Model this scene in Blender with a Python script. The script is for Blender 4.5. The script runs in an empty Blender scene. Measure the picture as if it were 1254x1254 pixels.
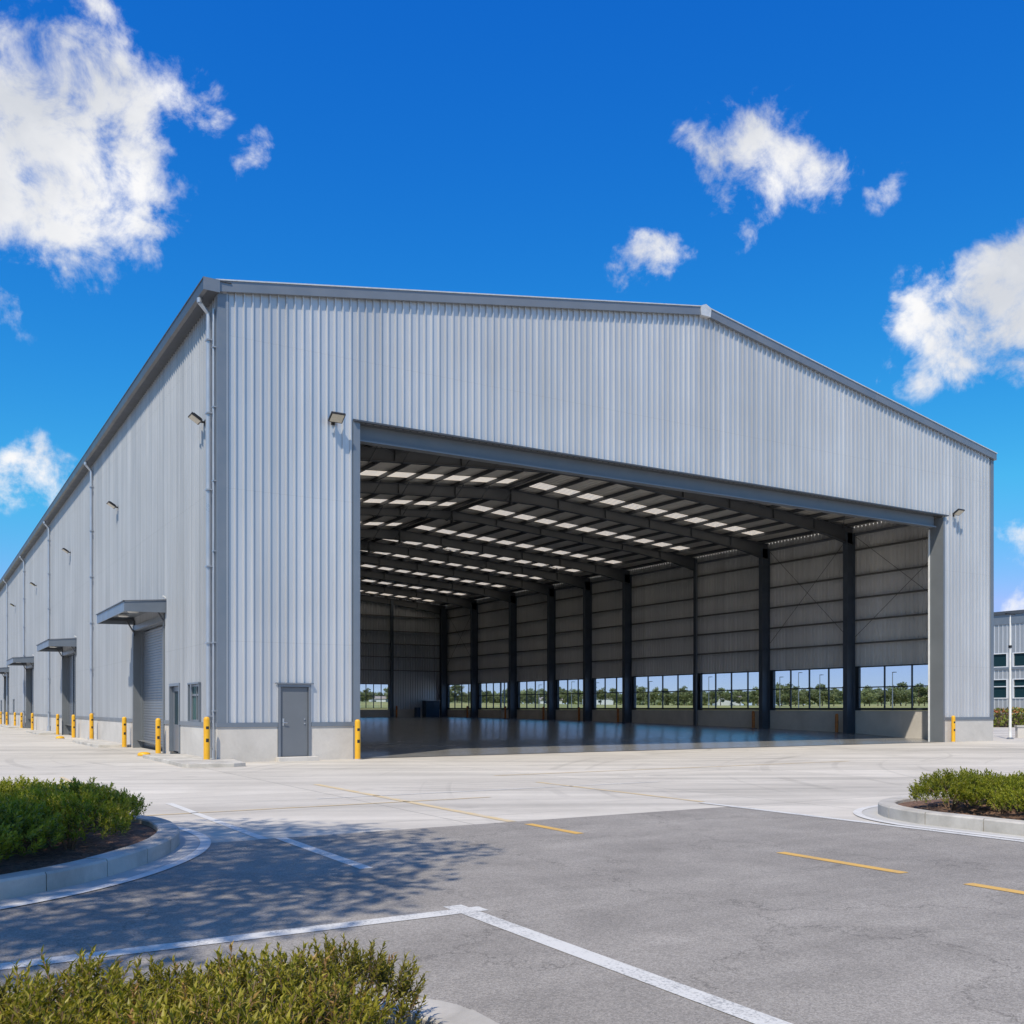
import bpy, math, random
from mathutils import Vector, Matrix
R = math.radians
random.seed(7)
sc = bpy.context.scene
COL = sc.collection

# ------------------------------------------------------------------ camera
CAM = Vector((-7.378, -28.207, 1.55))
FWD = Vector((0.51799, 0.85539, 0.0))
RGT = Vector((0.85539, -0.51799, 0.0))
cd = bpy.data.cameras.new("camera")
cd.sensor_width = 36.0
cd.lens = 1208.0 / 1254.0 * 36.0
cd.shift_y = 240.0 / 1254.0
cd.clip_start = 0.05
cd.clip_end = 6000.0
cam = bpy.data.objects.new("camera", cd)
cam.location = CAM
cam.rotation_euler = (R(90), 0, -math.atan2(FWD.x, FWD.y))
COL.objects.link(cam)
sc.camera = cam

# ------------------------------------------------------------------ sun, sky
TO_SUN = Vector((-0.57, -0.47, 1.0)).normalized()
EL = math.asin(TO_SUN.z)
AZ = math.atan2(TO_SUN.x, TO_SUN.y)
sd = bpy.data.lights.new("sun", 'SUN')
sd.energy = 4.6
sd.angle = R(0.5)
sd.color = (1.0, 0.90, 0.74)
so = bpy.data.objects.new("sun", sd)
so.rotation_euler = (-TO_SUN).to_track_quat('-Z', 'Y').to_euler()
so.location = (-40, -30, 60)
COL.objects.link(so)
sc.view_settings.view_transform = 'Standard'
sc.view_settings.look = 'None'
sc.view_settings.exposure = 0.0
sc.view_settings.gamma = 1.0
sc.cycles.diffuse_bounces = 7


def img_dir(x, y):
    a = (x - 627.0) / 1208.0
    z = (867.0 - y) / 1208.0
    return (FWD + RGT * a + Vector((0, 0, z))).normalized()


def img_pt(x, depth, z):
    a = (x - 627.0) / 1208.0 * depth
    p = CAM + RGT * a + FWD * depth
    return Vector((p.x, p.y, z))


def build_world():
    w = bpy.data.worlds.new("World")
    sc.world = w
    w.use_nodes = True
    nt = w.node_tree
    for n in list(nt.nodes):
        nt.nodes.remove(n)
    N = nt.nodes.new
    L = nt.links.new
    out = N('ShaderNodeOutputWorld')
    bg = N('ShaderNodeBackground')
    bg.inputs['Strength'].default_value = 0.1
    sky = N('ShaderNodeTexSky')
    sky.sky_type = 'NISHITA'
    sky.sun_disc = False
    sky.sun_elevation = EL
    sky.sun_rotation = AZ
    sky.air_density = 1.0
    sky.dust_density = 0.25
    sky.ozone_density = 2.2
    sky.altitude = 200
    # photographic saturation of the clear blue
    hs = N('ShaderNodeHueSaturation')
    hs.inputs['Saturation'].default_value = 1.22
    hs.inputs['Value'].default_value = 1.32
    L(sky.outputs[0], hs.inputs['Color'])
    sepc = N('ShaderNodeSeparateColor'); comc = N('ShaderNodeCombineColor')
    L(hs.outputs[0], sepc.inputs[0])
    for ch, (pw, k) in enumerate(((1.85, 1.15), (1.14, 1.13), (.50, .98))):
        a_ = N('ShaderNodeMath'); a_.operation = 'MULTIPLY'; a_.inputs[1].default_value = .1
        b_ = N('ShaderNodeMath'); b_.operation = 'POWER'; b_.inputs[1].default_value = pw
        c_ = N('ShaderNodeMath'); c_.operation = 'MULTIPLY'; c_.inputs[1].default_value = k * 10
        L(sepc.outputs[ch], a_.inputs[0]); L(a_.outputs[0], b_.inputs[0]); L(b_.outputs[0], c_.inputs[0]); L(c_.outputs[0], comc.inputs[ch])
    tc = N('ShaderNodeTexCoord')
    # fractal displacement of the cloud domain
    nz = N('ShaderNodeTexNoise')
    nz.inputs['Scale'].default_value = 7.0
    nz.inputs['Detail'].default_value = 5.0
    nz.inputs['Roughness'].default_value = 0.6
    L(tc.outputs['Generated'], nz.inputs['Vector'])
    sub = N('ShaderNodeVectorMath'); sub.operation = 'SUBTRACT'
    L(nz.outputs['Color'], sub.inputs[0]); sub.inputs[1].default_value = (0.5, 0.5, 0.5)
    scl = N('ShaderNodeVectorMath'); scl.operation = 'SCALE'
    L(sub.outputs[0], scl.inputs[0]); scl.inputs['Scale'].default_value = 0.13
    add = N('ShaderNodeVectorMath'); add.operation = 'ADD'
    L(tc.outputs['Generated'], add.inputs[0]); L(scl.outputs[0], add.inputs[1])
    # blobs: (x, y, radius px, strength)
    blobs = [
        (70, 165, 150, 1.0), (10, 110, 110, 1.0), (120, 120, 95, .9), (60, 250, 110, 1.0), (150, 190, 95, .95), (-30, 220, 160, 1.0),
        (175, 250, 70, .70), (228, 125, 62, .50), (200, 95, 60, .52), (85, 325, 42, .7), (10, 25, 65, .6), (315, 192, 52, .50), (165, 130, 75, .8), (1135, 350, 42, .5), (110, 215, 110, 1.),
        (40, 585, 66, .95), (5, 590, 60, .95), (85, 592, 38, .75),
        (930, 172, 88, .76), (890, 190, 70, .64), (985, 188, 72, .58), (1095, 195, 45, .40), (850, 222, 48, .5),
        (795, 305, 52, .8), (892, 270, 42, .60), (765, 335, 26, .5),
        (1235, 370, 110, 1.), (1180, 370, 85, .95), (1210, 320, 60, .9), (1250, 315, 70, .9), (1150, 440, 60, .78), (1190, 425, 70, .9), (1090, 440, 50, .50), (1290, 380, 120, 1.),
        (1248, 655, 40, .8), (1275, 650, 50, .8), (1240, 748, 38, .8), (1290, 740, 60, .8), (1250, 537, 26, .5), (1000, 740, 60, .3),
        (1480, 300, 130, 1.), (1600, 500, 150, .9), (-300, 400, 150, .9), (-450, 100, 170, .9),
    ]
    # unseen clouds added outside this view to whiten the fill light
    dirs = [(img_dir(x, y), r, s, x, y) for (x, y, r, s) in blobs]
    for (az, el, r) in ((100, 25, 260), (125, 42, 230), (150, 22, 280), (178, 45, 300), (200, 20, 260), (215, 66, 200), (240, 24, 240), (265, 36, 220), (285, 18, 230), (300, 48, 180), (135, 68, 200)):
        a_, e_ = R(az), R(el)
        dirs.append((Vector((math.sin(a_) * math.cos(e_), math.cos(a_) * math.cos(e_), math.sin(e_))), r, 1.0, 627, 867))
    last = None
    for (d, r, s, x, y) in dirs:
        dist = N('ShaderNodeVectorMath'); dist.operation = 'DISTANCE'
        L(add.outputs[0], dist.inputs[0]); dist.inputs[1].default_value = tuple(d)
        a = (x - 627) / 1208.; zz = (867 - y) / 1208.
        rr = r / 1208. / math.sqrt(1 + a * a + zz * zz) * 1.0
        mr = N('ShaderNodeMapRange'); mr.clamp = True
        mr.interpolation_type = 'SMOOTHSTEP'
        L(dist.outputs['Value'], mr.inputs['Value'])
        mr.inputs['From Min'].default_value = rr * 1.36
        mr.inputs['From Max'].default_value = 0.0
        mr.inputs['To Min'].default_value = 0.0
        mr.inputs['To Max'].default_value = s
        if last is None:
            last = mr.outputs[0]
        else:
            mx = N('ShaderNodeMath'); mx.operation = 'SMOOTH_MAX'
            mx.inputs[2].default_value = 0.12
            L(last, mx.inputs[0]); L(mr.outputs[0], mx.inputs[1])
            last = mx.outputs[0]
    # wisps
    n2 = N('ShaderNodeTexNoise')
    n2.inputs['Scale'].default_value = 19.0
    n2.inputs['Detail'].default_value = 9.0
    n2.inputs['Roughness'].default_value = 0.64
    n2.inputs['Distortion'].default_value = 0.25
    L(tc.outputs['Generated'], n2.inputs['Vector'])
    m1 = N('ShaderNodeMath'); m1.operation = 'SUBTRACT'
    L(n2.outputs['Fac'], m1.inputs[0]); m1.inputs[1].default_value = 0.5
    m2 = N('ShaderNodeMath'); m2.operation = 'MULTIPLY_ADD'
    gate = N('ShaderNodeMath'); gate.operation = 'MULTIPLY'; gate.use_clamp = True
    L(last, gate.inputs[0]); gate.inputs[1].default_value = 4.0
    m1b = N('ShaderNodeMath'); m1b.operation = 'MULTIPLY'
    L(m1.outputs[0], m1b.inputs[0]); L(gate.outputs[0], m1b.inputs[1])
    L(m1b.outputs[0], m2.inputs[0]); m2.inputs[1].default_value = 2.5
    L(last, m2.inputs[2])
    dens = N('ShaderNodeMapRange'); dens.interpolation_type = 'SMOOTHSTEP'
    L(m2.outputs[0], dens.inputs['Value'])
    dens.inputs['From Min'].default_value = 0.30
    dens.inputs['From Max'].default_value = 1.08
    # grey undersides from a broader noise
    n3 = N('ShaderNodeTexNoise')
    n3.inputs['Scale'].default_value = 9.0
    n3.inputs['Detail'].default_value = 6.0
    n3.inputs['Roughness'].default_value = 0.5
    L(tc.outputs['Generated'], n3.inputs['Vector'])
    cr = N('ShaderNodeMapRange')
    L(n3.outputs['Fac'], cr.inputs['Value'])
    cr.inputs['From Min'].default_value = 0.34; cr.inputs['From Max'].default_value = 0.60
    mixc = N('ShaderNodeMix'); mixc.data_type = 'RGBA'
    mixc.inputs['A'].default_value = (6.6, 6.9, 7.5, 1)
    mixc.inputs['B'].default_value = (9.7, 9.7, 9.8, 1)
    L(cr.outputs[0], mixc.inputs['Factor'])
    mix = N('ShaderNodeMix'); mix.data_type = 'RGBA'
    L(dens.outputs[0], mix.inputs['Factor'])
    # towards the horizon the blue pales to white, never to green
    sp2 = N('ShaderNodeSeparateColor'); co2 = N('ShaderNodeCombineColor')
    L(comc.outputs[0], sp2.inputs[0])
    for ch, k in ((0, .36), (1, .54)):
        q1 = N('ShaderNodeMath'); q1.operation = 'MULTIPLY'; q1.inputs[1].default_value = k
        q2 = N('ShaderNodeMath'); q2.operation = 'MINIMUM'
        L(sp2.outputs[2], q1.inputs[0]); L(q1.outputs[0], q2.inputs[0]); L(sp2.outputs[ch], q2.inputs[1]); L(q2.outputs[0], co2.inputs[ch])
    L(sp2.outputs[2], co2.inputs[2])
    spd = N('ShaderNodeSeparateXYZ'); L(tc.outputs['Generated'], spd.inputs[0])
    hz = N('ShaderNodeMapRange'); hz.interpolation_type = 'SMOOTHSTEP'
    L(spd.outputs[2], hz.inputs['Value'])
    hz.inputs['From Min'].default_value = .075; hz.inputs['From Max'].default_value = -.01
    hz.inputs['To Min'].default_value = 0; hz.inputs['To Max'].default_value = .85
    hmix = N('ShaderNodeMix'); hmix.data_type = 'RGBA'
    L(hz.outputs[0], hmix.inputs['Factor']); L(co2.outputs[0], hmix.inputs['A'])
    hmix.inputs['B'].default_value = (6.4, 7.4, 8.8, 1)
    L(hmix.outputs['Result'], mix.inputs['A'])
    L(mixc.outputs['Result'], mix.inputs['B'])
    L(mix.outputs['Result'], bg.inputs['Color'])
    L(bg.outputs[0], out.inputs['Surface'])


build_world()

# ------------------------------------------------------------------ materials
MATS = {}


def new_mat(name):
    m = bpy.data.materials.new(name)
    m.use_nodes = True
    nt = m.node_tree
    b = nt.nodes.get('Principled BSDF')
    MATS[name] = m
    return m, nt, b


def noise(nt, scale, detail=4, rough=.55, vec=None, dist=0):
    n = nt.nodes.new('ShaderNodeTexNoise')
    n.inputs['Scale'].default_value = scale
    n.inputs['Detail'].default_value = detail
    n.inputs['Roughness'].default_value = rough
    n.inputs['Distortion'].default_value = dist
    if vec is not None:
        nt.links.new(vec, n.inputs['Vector'])
    return n


def ocoord(nt, scale=(1, 1, 1)):
    g = nt.nodes.new('ShaderNodeNewGeometry')
    mp = nt.nodes.new('ShaderNodeMapping')
    mp.inputs['Scale'].default_value = scale
    nt.links.new(g.outputs['Position'], mp.inputs['Vector'])
    return mp.outputs[0]


def maprange(nt, val, a, b, c, d, smooth=False):
    m = nt.nodes.new('ShaderNodeMapRange')
    if smooth:
        m.interpolation_type = 'SMOOTHSTEP'
    nt.links.new(val, m.inputs['Value'])
    for k, v in zip(('From Min', 'From Max', 'To Min', 'To Max'), (a, b, c, d)):
        m.inputs[k].default_value = v
    return m.outputs[0]


def mixrgb(nt, fac, A, B, mode='MIX'):
    m = nt.nodes.new('ShaderNodeMix')
    m.data_type = 'RGBA'
    m.blend_type = mode
    for k, v in (('Factor', fac), ('A', A), ('B', B)):
        if hasattr(v, 'is_output') or hasattr(v, 'links'):
            nt.links.new(v, m.inputs[k])
        elif k == 'Factor':
            m.inputs[k].default_value = v
        else:
            m.inputs[k].default_value = (*v, 1) if len(v) == 3 else v
    return m.outputs['Result']


def mmath(nt, op, a, b=None, c=None):
    m = nt.nodes.new('ShaderNodeMath')
    m.operation = op
    for i, v in enumerate((a, b, c)):
        if v is None:
            continue
        if hasattr(v, 'links'):
            nt.links.new(v, m.inputs[i])
        else:
            m.inputs[i].default_value = v
    return m.outputs[0]


def bump(nt, b, h, strength=.2, dist=.01):
    bp = nt.nodes.new('ShaderNodeBump')
    bp.inputs['Strength'].default_value = strength
    bp.inputs['Distance'].default_value = dist
    nt.links.new(h, bp.inputs['Height'])
    nt.links.new(bp.outputs[0], b.inputs['Normal'])


def simple(name, col, rough=.5, metal=0.0, var=.12, nscale=3.0, coat=0.0, spec=.5):
    m, nt, b = new_mat(name)
    v = ocoord(nt)
    n = noise(nt, nscale, 5, .6, v)
    f = maprange(nt, n.outputs['Fac'], .3, .7, 1 - var, 1 + var)
    c = nt.nodes.new('ShaderNodeVectorMath'); c.operation = 'SCALE'
    c.inputs[0].default_value = col
    nt.links.new(f, c.inputs['Scale'])
    nt.links.new(c.outputs[0], b.inputs['Base Color'])
    r = maprange(nt, n.outputs['Fac'], .3, .7, max(0, rough - .08), min(1, rough + .08))
    nt.links.new(r, b.inputs['Roughness'])
    b.inputs['Metallic'].default_value = metal
    b.inputs['Coat Weight'].default_value = coat
    b.inputs['Specular IOR Level'].default_value = spec
    return m


def sheet_mat(name, col, metal, rough, axis):
    """rolled metal sheet: one-metre panels differ a little, faint streaks run down from the eaves"""
    m, nt, b = new_mat(name)
    g = nt.nodes.new('ShaderNodeNewGeometry')
    sp = nt.nodes.new('ShaderNodeSeparateXYZ')
    nt.links.new(g.outputs['Position'], sp.inputs[0])
    u = sp.outputs[axis]
    cell = mmath(nt, 'FLOOR', u)
    wn = nt.nodes.new('ShaderNodeTexWhiteNoise'); wn.noise_dimensions = '1D'
    nt.links.new(cell, wn.inputs['W'])
    pf = maprange(nt, wn.outputs['Value'], 0, 1, .93, 1.05)
    v2 = ocoord(nt, (3.5, 3.5, .12))
    n = noise(nt, 1.0, 5, .6, v2)
    sf = maprange(nt, n.outputs['Fac'], .3, .7, .90, 1.06)
    v3 = ocoord(nt, (.35, .35, .35))
    n3 = noise(nt, 1.0, 3, .5, v3)
    lf = maprange(nt, n3.outputs['Fac'], .3, .7, .96, 1.04)
    # lap joint every 6.1 m in height
    zz = mmath(nt, 'FRACT', mmath(nt, 'DIVIDE', mmath(nt, 'ADD', sp.outputs[2], .9), 4.35))
    lap = maprange(nt, zz, 0.0, 0.006, .84, 1.0)
    lap = mmath(nt, 'MULTIPLY', lap, mmath(nt, 'SUBTRACT', 1.0, mmath(nt, 'MULTIPLY', mmath(nt, 'LESS_THAN', mmath(nt, 'FRACT', u), .014), .28)))
    f = mmath(nt, 'MULTIPLY', mmath(nt, 'MULTIPLY', pf, sf), mmath(nt, 'MULTIPLY', lf, lap))
    c = nt.nodes.new('ShaderNodeVectorMath'); c.operation = 'SCALE'
    c.inputs[0].default_value = col
    nt.links.new(f, c.inputs['Scale'])
    nt.links.new(c.outputs[0], b.inputs['Base Color'])
    b.inputs['Metallic'].default_value = metal
    nt.links.new(maprange(nt, n.outputs['Fac'], .3, .7, rough - .05, rough + .07), b.inputs['Roughness'])
    vb = ocoord(nt, (1.4, 1.4, .5))
    nb = noise(nt, 1.0, 3, .5, vb)
    bump(nt, b, nb.outputs['Fac'], .25, .03)
    return m


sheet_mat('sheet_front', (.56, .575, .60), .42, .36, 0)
sheet_mat('sheet_side_shaded', (.42, .438, .465), .35, .42, 1)  # same cladding as the front, with the side wall's shade put into the colour
sheet_mat('sheet_inner', (.72, .72, .72), .15, .5, 1)
simple('trim_metal', (.19, .22, .26), .38, .35, .05, 1.5)
simple('trim_light', (.21, .23, .26), .36, .4, .05, 1.5)
simple('cap_metal', (.62, .63, .64), .4, .3, .1, 6)
simple('gutter_metal', (.085, .092, .105), .4, .3, .06, 1.5)
simple('pipe_metal', (.42, .46, .52), .35, .5, .06, 2)
simple('beam_paint', (.15, .175, .205), .42, .2, .08, 1.2)
simple('jamb_paint', (.16, .175, .19), .5, .1, .06, 1.0)
simple('steel_dark', (.085, .093, .105), .5, .2, .12, 1.5)
simple('column_steel', (.075, .095, .125), .45, .2, .12, 1.5)
simple('girt_steel', (.16, .16, .155), .5, .3, .12, 1.5)
simple('roof_sheet', (.70, .67, .61), .55, .3, .08, .8)
simple('door_gray', (.14, .155, .175), .42, .0, .05, 1.2)
simple('handle_steel', (.6, .6, .6), .25, .9, .03)
simple('lamp_body', (.02, .02, .022), .45, .1, .1)
simple('lamp_glass', (.55, .5, .4), .2, .0, .1, 20, spec=.8)
simple('canopy_light', (.75, .74, .70), .4, .0, .03)
simple('black_mark', (.02, .02, .02), .6)
simple('rubber', (.03, .03, .03), .7)
simple('white_paint', (.78, .78, .76), .4)
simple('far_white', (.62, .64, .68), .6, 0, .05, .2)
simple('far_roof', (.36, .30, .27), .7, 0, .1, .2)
simple('cabinet_blue', (.02, .05, .10), .4)
simple('wood_brown', (.22, .12, .06), .6)
simple('bark', (.11, .08, .055), .85, 0, .35, 12)
simple('twig', (.16, .10, .06), .8, 0, .3, 30)
simple('frame_dark', (.05, .065, .08), .4, .3, .05)
simple('skirt', (.13, .14, .155), .45, .3, .05)


def bollard_mat():
    m, nt, b = new_mat('bollard_yellow')
    n = noise(nt, 14, 6, .65, ocoord(nt))
    n2 = noise(nt, 3, 4, .6, ocoord(nt))
    c = mixrgb(nt, maprange(nt, n2.outputs['Fac'], .3, .7, 0, 1), (.78, .44, .02), (.72, .36, .015))
    c2 = mixrgb(nt, maprange(nt, n.outputs['Fac'], .66, .74, 0, .8), c, (.30, .17, .07))
    nt.links.new(c2, b.inputs['Base Color'])
    b.inputs['Roughness'].default_value = .42


bollard_mat()


def rust_orange():
    m, nt, b = new_mat('guard_orange')
    n = noise(nt, 8, 5, .6, ocoord(nt))
    c = mixrgb(nt, maprange(nt, n.outputs['Fac'], .4, .7, 0, 1), (.50, .17, .03), (.24, .10, .04))
    nt.links.new(c, b.inputs['Base Color'])
    b.inputs['Roughness'].default_value = .55


rust_orange()


def concrete_mat(name, lo, hi, scale=1.2, joint=None, streak=False, rough=.85, bumpv=.15):
    m, nt, b = new_mat(name)
    v = ocoord(nt)
    n1 = noise(nt, scale * .35, 6, .6, v, .6)
    n2 = noise(nt, scale * 6, 6, .7, v)
    n3 = noise(nt, scale * 60, 3, .6, v)
    c = mixrgb(nt, maprange(nt, n1.outputs['Fac'], .32, .68, 0, 1), lo, hi)
    f = mmath(nt, 'MULTIPLY', maprange(nt, n2.outputs['Fac'], .3, .7, .955, 1.035), maprange(nt, n3.outputs['Fac'], .3, .7, .95, 1.05))
    if streak:
        # tyre and water streaks, long across the approach to the door
        rot = nt.nodes.new('ShaderNodeMapping')
        rot.inputs['Rotation'].default_value = (0, 0, R(28))
        g = nt.nodes.new('ShaderNodeNewGeometry')
        nt.links.new(g.outputs['Position'], rot.inputs['Vector'])
        sc1 = nt.nodes.new('ShaderNodeMapping')
        sc1.inputs['Scale'].default_value = (.06, .95, 1)
        nt.links.new(rot.outputs[0], sc1.inputs['Vector'])
        s1 = noise(nt, 1.0, 7, .62, sc1.outputs[0], .4)
        f = mmath(nt, 'MULTIPLY', f, maprange(nt, s1.outputs['Fac'], .32, .66, .76, 1.07))
        sc2 = nt.nodes.new('ShaderNodeMapping')
        sc2.inputs['Scale'].default_value = (.05, 2.6, 1)
        sc2.inputs['Rotation'].default_value = (0, 0, R(-14))
        nt.links.new(g.outputs['Position'], sc2.inputs['Vector'])
        s2 = noise(nt, 1.0, 4, .6, sc2.outputs[0], .8)
        f = mmath(nt, 'MULTIPLY', f, maprange(nt, s2.outputs['Fac'], .58, .70, 1.0, .80, True))
        # curved tyre marks from trucks turning in
        for (cx_, cy_, fr) in ((-9., -30., 1.15), (14., 3., .9), (26, -24, 1.3)):
            dv = nt.nodes.new('ShaderNodeVectorMath'); dv.operation = 'DISTANCE'
            nt.links.new(g.outputs['Position'], dv.inputs[0]); dv.inputs[1].default_value = (cx_, cy_, 0)
            rn = nt.nodes.new('ShaderNodeTexNoise'); rn.noise_dimensions = '1D'
            rn.inputs['Scale'].default_value = fr * 1.6; rn.inputs['Detail'].default_value = 3
            nt.links.new(dv.outputs['Value'], rn.inputs['W'])
            brk = noise(nt, .18, 3, .5, v, .3)
            k_ = mmath(nt, 'MULTIPLY', maprange(nt, rn.outputs['Fac'], .60, .68, 0, 1, True), maprange(nt, brk.outputs['Fac'], .46, .58, 0, 1, True))
            f = mmath(nt, 'MULTIPLY', f, mmath(nt, 'SUBTRACT', 1.0, mmath(nt, 'MULTIPLY', k_, .13)))
        dr = nt.nodes.new('ShaderNodeTexVoronoi'); dr.inputs['Scale'].default_value = .45
        nt.links.new(v, dr.inputs['Vector'])
        dn = mmath(nt, 'ADD', dr.outputs['Distance'], mmath(nt, 'MULTIPLY', n2.outputs['Fac'], .16))
        f = mmath(nt, 'MULTIPLY', f, maprange(nt, dn, .12, .22, .84, 1.0, True))
    if joint:
        g2 = nt.nodes.new('ShaderNodeNewGeometry')
        sp = nt.nodes.new('ShaderNodeSeparateXYZ')
        nt.links.new(g2.outputs['Position'], sp.inputs[0])
        for ax, off in joint[1]:
            q = mmath(nt, 'FRACT', mmath(nt, 'DIVIDE', mmath(nt, 'ADD', sp.outputs[ax], 1000 * joint[0] + off), joint[0]))
            w = .02 / joint[0]
            a = mmath(nt, 'LESS_THAN', q, w)
            f = mmath(nt, 'MULTIPLY', f, mmath(nt, 'SUBTRACT', 1.0, mmath(nt, 'MULTIPLY', a, .5)))
            # each slab a touch different
        cx = mmath(nt, 'FLOOR', mmath(nt, 'DIVIDE', mmath(nt, 'ADD', sp.outputs[0], 1000 * joint[0] + joint[1][0][1]), joint[0]))
        cy = mmath(nt, 'FLOOR', mmath(nt, 'DIVIDE', mmath(nt, 'ADD', sp.outputs[1], 1000 * joint[0] + joint[1][-1][1]), joint[0]))
        wn = nt.nodes.new('ShaderNodeTexWhiteNoise'); wn.noise_dimensions = '2D'
        cb = nt.nodes.new('ShaderNodeCombineXYZ')
        nt.links.new(cx, cb.inputs[0]); nt.links.new(cy, cb.inputs[1])
        nt.links.new(cb.outputs[0], wn.inputs['Vector'])
        f = mmath(nt, 'MULTIPLY', f, maprange(nt, wn.outputs['Value'], 0, 1, .94, 1.04))
    s = nt.nodes.new('ShaderNodeVectorMath'); s.operation = 'SCALE'
    nt.links.new(c, s.inputs[0]); nt.links.new(f, s.inputs['Scale'])
    nt.links.new(s.outputs[0], b.inputs['Base Color'])
    b.inputs['Roughness'].default_value = rough
    bump(nt, b, n3.outputs['Fac'], bumpv, .004)
    return m


concrete_mat('concrete_apron', (.52, .48, .418), (.62, .575, .505), .9, joint=(6.0, [(0, 1.0), (1, 4.7)]), streak=True)
concrete_mat('concrete_plinth', (.48, .455, .42), (.60, .57, .53), 2.0)
concrete_mat('concrete_kerb', (.34, .32, .285), (.58, .55, .50), 4.0, bumpv=.3)
concrete_mat('concrete_pan', (.42, .41, .39), (.50, .49, .46), 2.0)


def kerb_joint_mat():
    pass


def floor_mat():
    m, nt, b = new_mat('hall_floor')
    v = ocoord(nt)
    n1 = noise(nt, .25, 5, .6, v, .5)
    n2 = noise(nt, 3, 5, .6, v)
    c = mixrgb(nt, maprange(nt, n1.outputs['Fac'], .3, .7, 0, 1), (.19, .19, .187), (.26, .26, .253))
    c = mixrgb(nt, maprange(nt, n2.outputs['Fac'], .55, .7, 0, .25), c, (.10, .10, .10))
    nt.links.new(c, b.inputs['Base Color'])
    nt.links.new(maprange(nt, n2.outputs['Fac'], .3, .7, .17, .28), b.inputs['Roughness'])
    b.inputs['Specular IOR Level'].default_value = .4


floor_mat()


def asphalt_mat():
    m, nt, b = new_mat('asphalt')
    v = ocoord(nt)
    big = noise(nt, .22, 5, .6, v, .5)
    mid = noise(nt, 2.2, 5, .6, v)
    fine = noise(nt, 130, 3, .7, v)
    vo = nt.nodes.new('ShaderNodeTexVoronoi')
    vo.inputs['Scale'].default_value = 85
    nt.links.new(v, vo.inputs['Vector'])
    c = mixrgb(nt, maprange(nt, big.outputs['Fac'], .3, .7, 0, 1), (.255, .235, .212), (.31, .287, .258))
    f = mmath(nt, 'MULTIPLY', maprange(nt, mid.outputs['Fac'], .3, .7, .93, 1.06), maprange(nt, fine.outputs['Fac'], .25, .75, .62, 1.38))
    ch = nt.nodes.new('ShaderNodeSeparateColor')
    nt.links.new(vo.outputs['Color'], ch.inputs[0])
    f = mmath(nt, 'MULTIPLY', f, maprange(nt, ch.outputs[0], 0, 1, .78, 1.25))
    # worn wheel paths, oil drips, hairline cracks and a sealed patch
    wv = noise(nt, .55, 3, .5, v)
    cv = nt.nodes.new('ShaderNodeTexVoronoi'); cv.feature = 'DISTANCE_TO_EDGE'
    cv.inputs['Scale'].default_value = .34
    wc = nt.nodes.new('ShaderNodeVectorMath'); wc.operation = 'ADD'
    wn2 = noise(nt, 1.7, 6, .7, v)
    ws = nt.nodes.new('ShaderNodeVectorMath'); ws.operation = 'SCALE'; ws.inputs['Scale'].default_value = 1.3
    nt.links.new(wn2.outputs['Color'], ws.inputs[0])
    nt.links.new(v, wc.inputs[0]); nt.links.new(ws.outputs[0], wc.inputs[1])
    nt.links.new(wc.outputs[0], cv.inputs['Vector'])
    crk = maprange(nt, cv.outputs['Distance'], .001, .006, .62, 1.0)
    crk = mmath(nt, 'MAXIMUM', crk, maprange(nt, wv.outputs['Fac'], .50, .54, 0, 1))
    f = mmath(nt, 'MULTIPLY', f, crk)
    oil = nt.nodes.new('ShaderNodeTexVoronoi'); oil.inputs['Scale'].default_value = .9
    nt.links.new(v, oil.inputs['Vector'])
    on = noise(nt, 9, 4, .6, v)
    od = mmath(nt, 'ADD', oil.outputs['Distance'], mmath(nt, 'MULTIPLY', on.outputs['Fac'], .12))
    f = mmath(nt, 'MULTIPLY', f, maprange(nt, od, .10, .19, .72, 1.0, True))
    blot = noise(nt, .75, 5, .65, v, .8)
    f = mmath(nt, 'MULTIPLY', f, maprange(nt, blot.outputs['Fac'], .35, .65, .90, 1.08))
    # wheel tracks along x
    st = ocoord(nt, (.05, 1.2, 1))
    s1 = noise(nt, 1.0, 5, .6, st, .3)
    f = mmath(nt, 'MULTIPLY', f, maprange(nt, s1.outputs['Fac'], .3, .7, .87, 1.10))
    s = nt.nodes.new('ShaderNodeVectorMath'); s.operation = 'SCALE'
    nt.links.new(c, s.inputs[0]); nt.links.new(f, s.inputs['Scale'])
    nt.links.new(s.outputs[0], b.inputs['Base Color'])
    b.inputs['Roughness'].default_value = .88
    b.inputs['Specular IOR Level'].default_value = .3
    h = mmath(nt, 'ADD', fine.outputs['Fac'], vo.outputs['Distance'])
    bump(nt, b, h, .5, .006)


asphalt_mat()


def paint_mat(name, col, wear, under):
    m, nt, b = new_mat(name)
    v = ocoord(nt)
    n = noise(nt, 45, 6, .75, v)
    n2 = noise(nt, 2.5, 5, .6, v)
    f = mmath(nt, 'ADD', n.outputs['Fac'], mmath(nt, 'MULTIPLY', n2.outputs['Fac'], .5))
    w = maprange(nt, f, wear, wear + .14, 0, .8)
    n3 = noise(nt, 5, 4, .6, v)
    c0 = mixrgb(nt, maprange(nt, n3.outputs['Fac'], .3, .7, 0, .3), col, tuple(x * .8 for x in col))
    c = mixrgb(nt, w, c0, under)
    nt.links.new(c, b.inputs['Base Color'])
    b.inputs['Roughness'].default_value = .7
    bump(nt, b, n.outputs['Fac'], .2, .004)


paint_mat('paint_white', (.64, .63, .60), .76, (.25, .25, .25))
paint_mat('paint_yellow', (.66, .40, .10), .80, (.24, .23, .22))
paint_mat('paint_yellow_faded', (.66, .50, .26), .72, (.52, .50, .47))
paint_mat('paint_white_faded', (.66, .65, .62), .74, (.52, .50, .47))


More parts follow.
